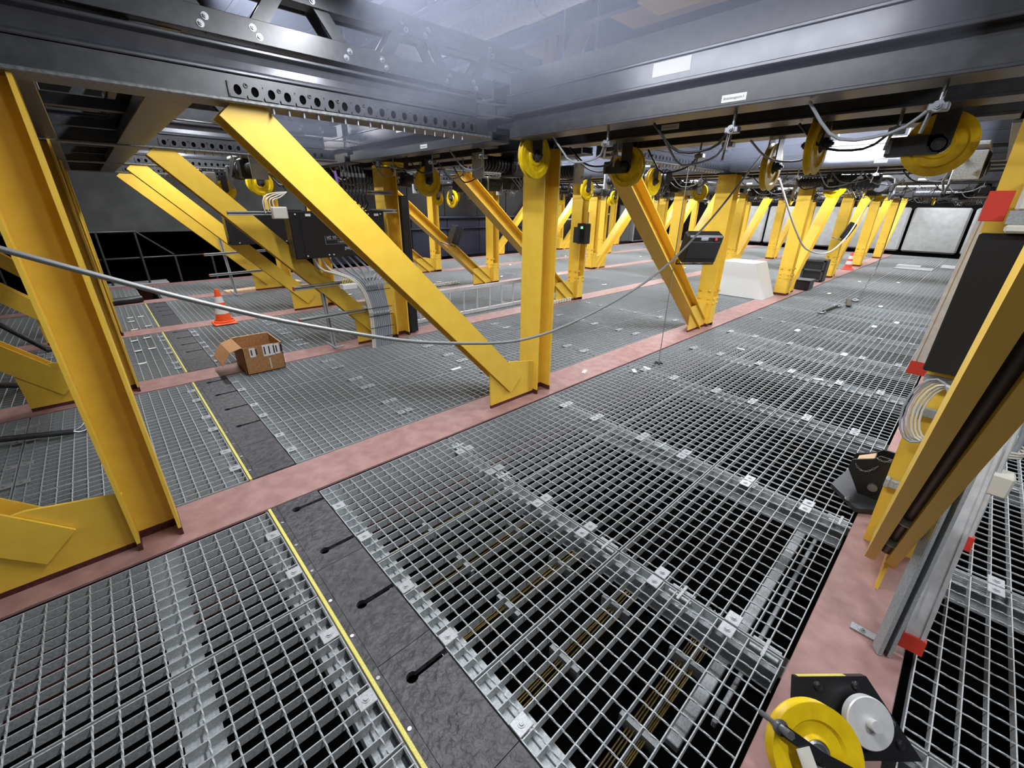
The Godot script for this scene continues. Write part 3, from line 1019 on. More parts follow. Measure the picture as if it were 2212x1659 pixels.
func cables() -> void:
	rope("wire_rope", "long slack wire rope sagging across the whole picture", "rope", [[-0.6, 1.365, 1.83], [-0.148, 1.356, 1.607], [-0.007, 1.353, 1.536], [0.189, 1.348, 1.443], [0.45, 1.342, 1.336], [0.891, 1.332, 1.2], [1.47, 1.32, 1.133], [2.329, 1.3, 1.302], [2.978, 1.286, 1.614], [3.62, 1.272, 2.05]], 0.0066, M.rope, 70)
	var o := rope("thin_rope", "thin steel rope hanging in front of the leaning brace to the grating", "rope", [[4.44, 2.2, 0.02], [4.45, 2.21, 1.0], [4.46, 2.22, 2.08]], 0.005, M.rope, 12)
	var m := mb()
	for k in 5:
		m.bar(Vector3(0, 0.0, 0), Vector3(0.05 * cos(TAU * k / 5), 0.0, 0.05 * sin(TAU * k / 5)), 0.016, 0.014, Vector3.UP)
	obj("shackle", m, M.black, o)
	rope("white_rope", "white slack rope looping between two posts on the right", "rope", [[5.17, 1.6, 1.98], [6.22, 1.6, 1.45], [6.97, 1.6, 1.195], [8.19, 1.6, 1.094], [9.17, 1.6, 1.296], [9.98, 1.6, 1.728], [10.9, 1.6, 2.05]], 0.011, M.whitecable, 40)
	rope("drop_rope", "thin rope dropping from the far frame to the black strap", "rope", [[14.6, 1.7, 2.1], [13.2, 1.55, 0.62], [12.3, 1.5, 0.3], [11.0, 1.42, 0.04]], 0.009, M.black, 24)
	var t := thing("strap", "black lifting strap with shackles lying on the right-hand grating", "strap", 9.9, 1.5, 0.002)
	m = mb()
	m.cbox(m.P(10.4, 1.47, 0.03), Vector3(0.75, 0.035, 0.08), 0.01, Basis(Vector3.UP, 0.18))
	m.tube([m.P(10.0, 1.54, 0.03), m.P(9.6, 1.56, 0.035), m.P(9.1, 1.6, 0.03)], 0.022, 8)
	obj("webbing", m, M.blackplastic, t)
	for q in [[9.9, 1.55], [9.05, 1.61], [10.8, 1.43]]:
		m = mb()
		var ring := []
		for j in 13: ring.append(m.P(q[0] + 0.09 * cos(TAU * j / 12), q[1] + 0.05 * sin(TAU * j / 12), 0.03))
		m.tube(ring, 0.018, 6, false)
		obj("shackle", m, M.bolt, t)

# --- left: cones, cardboard box, poles
func cone(label: String, a: float, b: float, body: Material) -> void:
	var t := thing("traffic_cone", label, "traffic cone", a, b, 0.005)
	ORG = Vector3.ZERO
	var m := mb()
	m.cbox(Vector3(0, 0.013, 0), Vector3(0.30, 0.026, 0.30), 0.012)
	m.lathe([Vector2(0.135, 0.026), Vector2(0.135, 0.045), Vector2(0.122, 0.055)], Transform3D.IDENTITY, 28)
	obj("base", m, body, t)
	var r := func(z: float) -> float: return lerpf(0.105, 0.026, (z - 0.05) / 0.46)
	var zs := [0.05, 0.155, 0.255, 0.315, 0.405, 0.50]
	for k in 5:
		m = mb()
		var e := 0.0015 if k % 2 else 0.0
		m.lathe([Vector2(r.call(zs[k]) + e, zs[k]), Vector2(r.call(zs[k + 1]) + e, zs[k + 1])], Transform3D.IDENTITY, 28)
		if k == 4:
			m.lathe([Vector2(0.026, 0.5), Vector2(0.022, 0.512), Vector2(0.0, 0.512)], Transform3D.IDENTITY, 28)
		obj("white_band" if k % 2 else "cone_body", m, M.white if k % 2 else body, t)

func left_things() -> void:
	cone("orange traffic cone with white bands beside the cardboard box", 1.09, 7.52, M.cone)
	cone("small red and white traffic cone far off on the right", 16.7, 2.66, M.pinkcone)
	# cardboard box, open at the top, one flap hanging out to the left
	var t := thing("cardboard_box", "open brown cardboard box with torn white labels on the red beam", "box", 0.99, 5.15, 0.006)
	var a0 := 0.80; var a1 := 1.175; var b0 := 4.93; var b1 := 5.40; var h := 0.30; var w := 0.006
	var m := mb()
	m.bx(a0, b0, 0.006, a1, b1, 0.012)
	m.bx(a0, b0, 0.006, a1, b0 + w, h)
	m.bx(a0, b1 - w, 0.006, a1, b1, h + 0.01)
	m.bx(a0, b0, 0.006, a0 + w, b1, h)
	m.bx(a1 - w, b0, 0.006, a1, b1, h)
	obj("body", m, M.card, t)
	m = mb()
	var hinge0 := m.P(a0, b0 + 0.02, h)
	var hinge1 := m.P(a0, b1, h)
	var mid := Vector3(-0.11, -0.03, 0.0)
	var tip := Vector3(-0.20, -0.15, 0.02)
	for q in [[hinge0, hinge1, Vector3.ZERO, mid], [hinge0, hinge1, mid, tip]]:
		var up := Vector3(0.0015, 0.005, 0)
		m.quad(q[0] + q[2], q[1] + q[2], q[1] + q[3], q[0] + q[3], Vector3(-0.5, -1, 0))
		m.quad(q[0] + q[2] + up, q[1] + q[2] + up, q[1] + q[3] + up, q[0] + q[3] + up, Vector3(-0.2, 1, 0))
		m.quad(q[0] + q[2], q[0] + q[3], q[0] + q[3] + up, q[0] + q[2] + up, Vector3.BACK)
	m.quad(hinge0 + tip, hinge1 + tip, hinge1 + tip + Vector3(0, 0.005, 0), hinge0 + tip + Vector3(0, 0.005, 0), Vector3.LEFT)
	obj("flap", m, M.card, t)
	m = mb()
	m.tube([m.P(a0, b1 - 0.003, h + 0.01), m.P(a1, b1 - 0.003, h + 0.01)], 0.005, 5)
	m.tube([m.P(a1 - 0.003, b0, h), m.P(a1 - 0.003, b1, h)], 0.005, 5)
	obj("torn_edge", m, M.wood, t)
	for q in [[0.86, 0.19, 0.055, 0.10], [0.985, 0.175, 0.11, 0.125], [1.10, 0.18, 0.05, 0.115]]:
		m = mb()
		m.bx(q[0], b0 - 0.0012, q[1], q[0] + q[2], b0 - 0.0002, q[1] + q[3])
		var lb := obj("paper_label", m, M.white, t)
		m = mb()
		for e in int(q[2] / 0.045) + 1:
			m.bx(q[0] + 0.012 + e * 0.045, b0 - 0.0018, q[1] + 0.02, q[0] + 0.024 + e * 0.045, b0 - 0.0013, q[1] + q[3] - 0.02)
		obj("print", m, M.navy, lb)
	m = mb()
	m.bx(1.03, b0 - 0.0012, 0.03, 1.042, b0 - 0.0002, 0.15)
	obj("tape_strip", m, M.cream, t)
	# black poles at the left edge
	var k := 0
	for q in [[-1.35, 7.75, 0.62, -0.78, 7.35, 0.03], [-1.25, 6.6, 0.60, -0.84, 6.4, 0.03], [-1.0, 5.68, 0.16, -0.88, 6.0, 0.03]]:
		t = thing("black_pole", ["upper black pole leaning behind the left post", "middle black pole leaning behind the left post", "lowest short black pole behind the left post"][k], "pole", q[3], q[4], 0.01, "black poles behind the left post")
		k += 1
		m = mb()
		m.cyl(m.P(q[0], q[1], q[2]), m.P(q[3], q[4], q[5]), 0.028, 12)
		obj("pole", m, M.blackplastic, t)
		m = mb()
		m.cyl(m.P(q[3], q[4], q[5]), m.P(q[3] + 0.04, q[4] - 0.02, q[5] - 0.01), 0.034, 12)
		obj("end_ring", m, M.black, t)
	t = thing("hook_pole", "dark grey pole with a steel hook lying on the left grating", "pole", -0.62, 4.42, 0.01)
	m = mb()
	m.cyl(m.P(-1.05, 4.52, 0.10), m.P(-0.52, 4.40, 0.045), 0.022, 12)
	obj("pole", m, M.black, t)
	m = mb()
	m.tube(smooth_path(m, [[-0.52, 4.40, 0.045], [-0.49, 4.40, 0.03], [-0.45, 4.42, 0.03], [-0.43, 4.46, 0.05], [-0.44, 4.50, 0.06]], 14), 0.007, 8)
	m.tube(smooth_path(m, [[-0.52, 4.42, 0.045], [-0.48, 4.44, 0.05], [-0.45, 4.48, 0.07]], 10), 0.007, 8)
	obj("hook", m, M.bolt, t)
	t = thing("rolled_mat", "rolled black cloth lying on the grating far left", "roll", 0.13, 10.1, 0.004)
	m = mb()
	m.tube(smooth_path(m, [[-0.2, 10.06, 0.06], [0.0, 10.1, 0.065], [0.15, 10.12, 0.06], [0.32, 10.16, 0.068]], 12), 0.06, 12)
	obj("roll", m, M.blackplastic, t)
	t = thing("cover_plate", "pale grey sheet lying at the far left edge of the grating", "metal sheet", 0.45, 12.45, 0.0)
	m = mb()
	m.cbx(-0.1, 12.32, 0.0, 0.95, 12.9, 0.012, 0.003)
	obj("sheet", m, M.concrete, t)
	for q in [["pale timber plank beside the far strut stand", 1.62, 10.2, 0.65, 0.26, 0.1], ["pale timber plank behind the far yellow brace", 2.45, 10.62, 0.75, 0.24, 0.05], ["short timber plank leaning near the second cabinet", 2.75, 9.2, 0.5, 0.2, -0.1]]:
		t = thing("plank", q[0], "plank", q[1], q[2], 0.005, "loose planks")
		ORG = Vector3.ZERO
		m = mb()
		m.cbox(Vector3(q[3] * 0.5, 0.02, 0), Vector3(q[3], 0.04, q[4]), 0.004, Basis(Vector3.UP, q[5]))
		obj("board", m, M.wood, t)
	# paint chips and white foam bits
	var bits := [[2.564, 3.634, "white paper strip behind the centre brace"], [3.578, 2.62, "white paper scrap on the red beam right of the centre post"], [4.018, 2.26, "white paper scrap by the hanging thin rope, left one"], [4.203, 2.213, "white paper scrap by the hanging thin rope, right one"], [5.783, 1.772, "white scrap on the grating near the leaning brace foot"], [5.307, 0.796, "white scrap in the middle of the right-hand grating"]]
	k = 0
	for q in bits:
		scrap(q[0], q[1], 0.09 if k else 0.12, 0.04, 0.4 * k, q[2], "")
		k += 1
	for q in [[0.014, 7.234], [0.148, 7.305], [0.015, 6.687], [0.149, 6.7], [0.013, 6.099], [0.061, 8.813], [0.19, 8.808], [0.058, 8.51], [0.057, 7.912], [0.221, 8.038]]:
		scrap(q[0], q[1], 0.075, 0.04, 0.1, "white plastic tag on the grating left of the orange cone", "white tags left of the orange cone")
	for i in 34:
		scrap(rng.randf_range(3.2, 17.0), rng.randf_range(5.6, 11.6), 0.12, 0.05, rng.randf_range(-1, 1), "small white scrap scattered on the far grating", "white scraps on the far grating")
	k = 0
	for q in [[6.555, 0.803], [7.4, 1.55], [8.6, 0.8], [9.2, 0.6], [10.6, 1.0], [11.4, 2.0], [14.0, 1.9], [14.6, 1.2]]:
		k += 1
		scrap(q[0], q[1], 0.12, 0.06, 0.0, "small white tag on the right-hand grating, %s from the camera" % ORD[k - 1], "white tags on the right-hand grating")

func scrap(a: float, b: float, l: float, w: float, turn: float, label: String, group: String) -> void:
	ORG = Vector3.ZERO
	var m := mb()
	m.box(Vector3(0, 0.006, 0), Vector3(l, 0.006, w), Basis.IDENTITY)
	m.box(Vector3(l * 0.42, 0.009, 0), Vector3(l * 0.2, 0.007, w * 0.8), Basis(Vector3.BACK, 0.3))
	var o := obj("scrap", m, M.white)
	o.position = Vector3(a, 0.002, -b)
	o.rotation.y = turn
	tag(o, label, "scrap", group)

func text(s: String, size: float, material: Material, parent: Node, at: Vector3, turn := 0.0) -> void:
	var tm := TextMesh.new()
	tm.text = s
	tm.font = SystemFont.new()
	tm.font.font_names = PackedStringArray(["Droid Sans"])
	tm.font_size = 32
	tm.pixel_size = size / 24.0
	tm.depth = 0.001
	var o := MeshInstance3D.new()
	o.name = "lettering"
	o.mesh = tm
	o.material_override = material
	o.position = at
	o.rotation.y = turn
	parent.add_child(o, true)

# --- middle: control cabinets, cable bundle, strut stands, ladder, floodlights
func strut(m: MB, p: Vector3, q: Vector3, side: Vector3, s := 0.041) -> void:
	# U channel with lips
	var d := (q - p).normalized()
	var sd := (side - d * side.dot(d)).normalized()
	var n := d.cross(sd)
	m.bar(p - sd * s * 0.5, q - sd * s * 0.5, 0.003, s, sd)
	m.bar(p + n * s * 0.5, q + n * s * 0.5, s, 0.003, sd)
	m.bar(p - n * s * 0.5, q - n * s * 0.5, s, 0.003, sd)
	for g in [-1.0, 1.0]:
		m.bar(p + sd * s * 0.5 + n * g * s * 0.34, q + sd * s * 0.5 + n * g * s * 0.34, 0.003, s * 0.26, sd)

func strut_stand(label: String, a: float, b: float) -> Node3D:
	var t := thing("strut_stand", label, "cable stand", a, b, 0.004, "strut stands for cables")
	ORG = Vector3.ZERO
	var m := mb()
	strut(m, Vector3(0, 0, 0), Vector3(-0.06, 1.10, 0), Vector3.BACK)
	m.box(Vector3(-0.06, 1.103, 0), Vector3(0.045, 0.012, 0.045), Basis.IDENTITY)
	obj("upright", m, M.galv, t)
	for z in [0.80, 0.43]:
		m = mb()
		strut(m, Vector3(-0.36, z, 0.045), Vector3(0.66, z + 0.02, 0.045), Vector3.BACK)
		obj("cross_strut", m, M.galv, t)
		m = mb()
		m.cbox(Vector3(-0.365, z, 0.045), Vector3(0.012, 0.045, 0.045), 0.003)
		obj("red_cap", m, M.redcap, t)
	m = mb()
	m.tube([Vector3(-0.1, 0.12, 0.05), Vector3(-0.02, 0.04, 0.08), Vector3(0.1, 0.03, 0.04)], 0.012, 6)
	obj("foot_clamp", m, M.galv, t)
	return t

func cabinet(label: String, a0: float, a1: float, b0: float, b1: float, z0: float, z1: float) -> Node3D:
	var t := thing("control_cabinet", label, "cabinet", (a0 + a1) * 0.5, (b0 + b1) * 0.5, z0, "black control cabinets on the posts")
	var m := mb()
	m.cbx(a0, b0, z0, a1, b1, z1, 0.008)
	obj("body", m, M.blackplastic, t)
	m = mb()
	m.cbx(a0 + 0.1, b0 - 0.006, z0 + 0.008, a1 - 0.01, b0, z1 - 0.008, 0.003)
	var door := obj("front_panel", m, M.blackplastic, t)
	for q in [[a0 + 0.12, z0 + 0.03], [a0 + 0.35, z0 + 0.03], [a0 + 0.4, z0 + 0.03], [a1 - 0.3, z0 + 0.03], [a0 + 0.06, z1 - 0.03], [a1 - 0.2, z1 - 0.03], [a1 - 0.05, z1 - 0.03]]:
		m = mb()
		m.cyl(m.P(q[0], b0 - 0.006, q[1]), m.P(q[0], b0 - 0.014, q[1]), 0.008, 8)
		obj("screw", m, M.white, door)
	for q in [[a0 + 0.16, z1 - 0.05], [a1 - 0.13, z1 - 0.05]]:
		m = mb()
		m.bx(q[0], b0 - 0.009, q[1], q[0] + 0.055, b0 - 0.006, q[1] + 0.025)
		obj("sticker", m, M.white, door)
	m = mb()
	for e in [[0.0, 0.09, 0.0035, -0.1], [0.0, 0.002, 0.23, -0.1], [0.0, 0.002, 0.23, -0.055]]:
		m.bx(a0 + 0.33, b0 - 0.0085, (z0 + z1) * 0.5 + e[3], a0 + 0.33 + e[2], b0 - 0.006, (z0 + z1) * 0.5 + e[3] + e[1])
	obj("plate_frame", m, M.cable, door)
	text("HZ 10 - 60", 0.03, M.white, door, m.P(a0 + 0.44, b0 - 0.0085, (z0 + z1) * 0.5 - 0.03))
	text("1 links", 0.02, M.white, door, m.P(a0 + 0.5, b0 - 0.0085, (z0 + z1) * 0.5 - 0.078))
	text("[HK]", 0.03, M.white, door, m.P(a0 + 0.57, b0 - 0.0085, (z0 + z1) * 0.5 - 0.15))
	return t

func middle_things() -> void:
	var m: MB
	var c1 := cabinet("black control cabinet behind the near brace with cables hanging below", 1.50, 2.56, 4.96, 5.14, 1.14, 1.62)
	dup(c1, 1.92, 7.52, 1.12, "black control cabinet farther left behind the second brace")
	# cable bundle
	var t := thing("cable_bundle", "bundle of grey and white cables running from the cabinet to the floor", "cables", 2.35, 5.0, 0.0)
	var ties := []
	for k in 11:
		var white := k < 2
		var x0: float = 1.70 + k * 0.075
		var x1: float = 2.185 + k * 0.026
		m = mb()
		var raw := [[x0, 5.04, 1.16], [x0 + 0.05 + 0.02 * k, 5.0, 1.02 - 0.012 * k], [lerpf(x0, x1, 0.75), 4.97, 0.88 - 0.006 * k], [x1 + 0.02, 4.96, 0.66], [x1 + 0.06, 4.965, 0.35], [x1 + 0.05, 4.97, 0.0], [x1 + 0.045, 4.97, -0.3]]
		m.tube(smooth_path(m, raw, 26), 0.0135 if white else 0.012, 7)
		obj("cable", m, M.whitecable if white else M.cable, t)
	for z in [0.72, 0.5, 0.40, 0.25, 0.12]:
		m = mb()
		m.cbx(2.22, 4.945, z, 2.54, 4.948 - 0.004, z + 0.008, 0.001)
		obj("cable_tie", m, M.blackplastic, t)
	for z in [0.78, 0.43]:
		m = mb()
		for k in 9:
			m.cbx(2.22 + 0.035 * k, 4.93, z, 2.245 + 0.035 * k, 4.945, z + 0.03, 0.003)
		obj("cable_clamp", m, M.galv, t)
	strut_stand("galvanised strut stand with red capped arms in front of the cabinet", 1.84, 5.22)
	strut_stand("galvanised strut stand far left between the timber planks", 1.72, 9.72)
	t = thing("junction_box", "white junction box with yellow green wires on the strut stand", "junction box", 1.98, 4.95, 0.82)
	m = mb()
	m.cbx(1.93, 4.90, 0.775, 2.10, 5.0, 0.835, 0.006)
	obj("housing", m, M.white, t)
	m = mb()
	for k in 7: m.tube([m.P(1.95 + k * 0.02, 4.95, 0.835), m.P(1.95 + k * 0.02, 4.96, 0.88), m.P(1.96 + k * 0.022, 4.97, 0.90)], 0.004, 5)
	obj("wires", m, M.tape, t)
	t = thing("junction_box", "white junction box on an arm left of the near brace", "junction box", 1.42, 5.0, 1.6)
	m = mb()
	m.cbx(1.36, 4.96, 1.545, 1.50, 5.05, 1.66, 0.008)
	obj("housing", m, M.cream, t)
	m = mb()
	strut(m, m.P(0.98, 5.06, 1.60), m.P(1.37, 5.04, 1.60), Vector3.BACK, 0.035)
	obj("arm", m, M.galv, t)
	for k in 4:
		m = mb()
		m.tube(smooth_path(m, [[1.30 + 0.03 * k, 5.0, 1.6 + 0.02 * k], [1.30 + 0.03 * k, 5.0, 1.72], [1.38 + 0.03 * k, 5.02, 1.78 - 0.01 * k], [1.55, 5.05, 1.80]], 14), 0.006, 6)
		obj("white_cable", m, M.whitecable, t)
	# black hoses with silver unions over the cabinet
	t = thing("hose_rack", "black hoses with silver unions between the cabinet and the frame", "hoses", 2.3, 5.0, 1.62)
	for k in 7:
		m = mb()
		var x := 2.13 + k * 0.042
		m.tube(smooth_path(m, [[x, 5.02, 2.08], [x, 5.0, 1.98], [x + 0.005, 4.99, 1.86], [x - 0.02, 4.99, 1.76], [x - 0.10 + 0.02 * k, 5.02, 1.70], [x - 0.05, 5.05, 1.60]], 18), 0.011, 7)
		obj("hose", m, M.blackplastic, t)
		for z in [1.99, 1.82]:
			m = mb()
			m.cyl(m.P(x, 5.0, z - 0.02), m.P(x, 5.0, z + 0.02), 0.017, 8)
			obj("union", m, M.bolt, t)
	m = mb()
	strut(m, m.P(2.0, 5.04, 1.82), m.P(2.78, 5.10, 1.82), Vector3.BACK)
	strut(m, m.P(2.45, 5.06, 1.62), m.P(2.80, 5.10, 1.62), Vector3.BACK)
	obj("clamp_rail", m, M.zinc, t)
	m = mb()
	m.tube(smooth_path(m, [[2.06, 5.0, 2.02], [2.07, 4.99, 1.9], [2.08, 5.0, 1.78]], 8), 0.016, 7)
	obj("purple_cable", m, M.purple, t)
	# dark duct beside the second post
	t = thing("cable_duct", "tall matt black duct right of the post with cabinet", "duct", 2.98, 5.32, 0.2)
	m = mb()
	m.cbx(2.93, 5.20, 0.02, 3.05, 5.42, 1.80, 0.01)
	obj("duct", m, M.blackplastic, t)
	# ladder lying on its edge
	t = thing("ladder", "aluminium ladder lying on its long edge behind the centre brace", "ladder", 4.2, 5.62, 0.008)
	for z in [0.03, 0.43]:
		m = mb()
		m.cbx(2.35, 5.60, z - 0.025, 6.2, 5.63, z + 0.035, 0.004)
		obj("rail", m, M.alu, t)
	for k in 14:
		m = mb()
		m.cyl(m.P(2.5 + 0.28 * k, 5.615, 0.05), m.P(2.5 + 0.28 * k, 5.615, 0.42), 0.015, 8)
		obj("rung", m, M.alu, t)
	for q in [["white toothed strip under the far brace foot", 4.85, 8.12, 1.1], ["white toothed strip beyond the ladder, right of the centre post", 5.85, 5.2, 0.6]]:
		t = thing("toothed_strip", q[0], "toothed strip", q[1], q[2], 0.006, "white toothed strips")
		m = mb()
		m.cbx(q[1], q[2], 0.006, q[1] + q[3], q[2] + 0.05, 0.03, 0.003)
		var n := int(q[3] / 0.075)
		for k in n:
			m.cbx(q[1] + k * 0.075, q[2] - 0.05, 0.01, q[1] + k * 0.075 + 0.045, q[2], 0.075, 0.006)
		obj("strip", m, M.cream, t)
	flood("dark work light facing left on the post in the middle distance", 5.33, 7.38, 1.14, 0.42, 0.36, deg_to_rad(70))
	flood("large dark work light beside the leaning brace, with red button", 5.45, 2.40, 1.25, 0.44, 0.36, deg_to_rad(-40))
	flood("small dark work light on the far right post", 13.8, 2.42, 1.22, 0.4, 0.4, deg_to_rad(10))
	t = thing("charger_box", "small black box with green light on a yellow post", "electrical box", 6.55, 5.02, 1.08)
	m = mb()
	m.cbx(6.40, 4.92, 1.07, 6.56, 5.12, 1.42, 0.015)
	obj("housing", m, M.blackplastic, t)
	m = mb()
	m.cyl(m.P(6.30, 5.03, 1.10), m.P(6.30, 5.03, 1.36), 0.06, 14)
	obj("lamp_head", m, M.dark, t)
	m = mb()
	m.bx(6.385, 4.98, 1.33, 6.40, 5.02, 1.37)
	obj("green_light", m, glow(Color(0.1, 0.9, 0.35), 0.8), t)
	# chute, crate
	t = thing("sheet_metal_chute", "white bent sheet metal hood beside the right-hand yellow posts", "metal hood", 9.7, 3.0, 0.005)
	m = mb()
	m.prism(PackedVector2Array([Vector2(0, 0), Vector2(0.95, 0), Vector2(0.95, 0.68), Vector2(0.28, 0.68)]), Transform3D(Basis(Vector3(0, 0, -1), Vector3.UP, Vector3.RIGHT), m.P(9.45, 2.72, 0.006)), 0.7)
	obj("hood", m, M.white, t)
	m = mb()
	m.cbx(9.4, 3.6, 0.006, 10.2, 4.0, 0.2, 0.004)
	obj("skirt", m, M.white, t)
	t = thing("crate", "black plastic crate standing on edge by the right posts", "crate", 13.2, 2.72, 0.006)
	m = mb()
	m.cbx(13.05, 2.52, 0.006, 13.4, 3.02, 0.55, 0.02)
	obj("shell", m, M.blackplastic, t)
	for q in [[2.54, 0.02, 3.0, 0.06], [2.54, 0.26, 3.0, 0.30], [2.54, 0.49, 3.0, 0.54], [2.54, 0.02, 2.58, 0.54], [2.96, 0.02, 3.0, 0.54]]:
		m = mb()
		m.cbx(13.03, q[0], q[1], 13.06, q[2], q[3], 0.004)
		obj("rib", m, M.black, t)
	t = thing("low_box", "low black box on the red beam beside the right posts", "box", 11.6, 2.5, 0.006)
	m = mb()
	m.cbx(11.45, 2.42, 0.006, 11.85, 2.72, 0.20, 0.015)
	obj("shell", m, M.blackplastic, t)
	m = mb()
	m.cbx(11.44, 2.41, 0.20, 11.86, 2.73, 0.225, 0.006)
	obj("lid", m, M.black, t)

func flood(label: String, a: float, b: float, z: float, w: float, h: float, turn: float) -> void:
	var t := thing("work_light", label, "work light", a, b, z, "work lights on the posts")
	ORG = Vector3.ZERO
	var B := Basis(Vector3.UP, turn) * Basis(Vector3.RIGHT, 0.35)
	var m := mb()
	m.cbox(Vector3.ZERO, Vector3(w, h, 0.16), 0.02, B)
	obj("housing", m, M.blackplastic, t)
	m = mb()
	m.cbox(B * Vector3(0, 0.0, 0.083), Vector3(w * 0.86, h * 0.6, 0.012), 0.004, B)
	obj("front_glass", m, M.dark, t)
	m = mb()
	m.cbox(B * Vector3(-0.02, h * 0.39, 0.083), Vector3(0.09, 0.035, 0.008), 0.002, B)
	obj("sticker", m, M.cable, t)
	m = mb()
	m.cyl(B * Vector3(0.12, h * 0.39, 0.08), B * Vector3(0.12, h * 0.39, 0.095), 0.016, 10)
	obj("button", m, M.redcap, t)
	m = mb()
	m.tube([B * Vector3(-w * 0.54, 0, 0), B * Vector3(-w * 0.54, -h * 0.62, 0), B * Vector3(w * 0.54, -h * 0.62, 0), B * Vector3(w * 0.54, 0, 0)], 0.012, 6)
	obj("yoke", m, M.black, t)
	m = mb()
	m.tube([B * Vector3(0, -h * 0.62, 0), B * Vector3(0.0, -h * 0.62, -0.1), Vector3(0, -h * 0.7, 0) + B * Vector3(0.12, 0, -0.3)], 0.014, 6)
	obj("clamp", m, M.bolt, t)

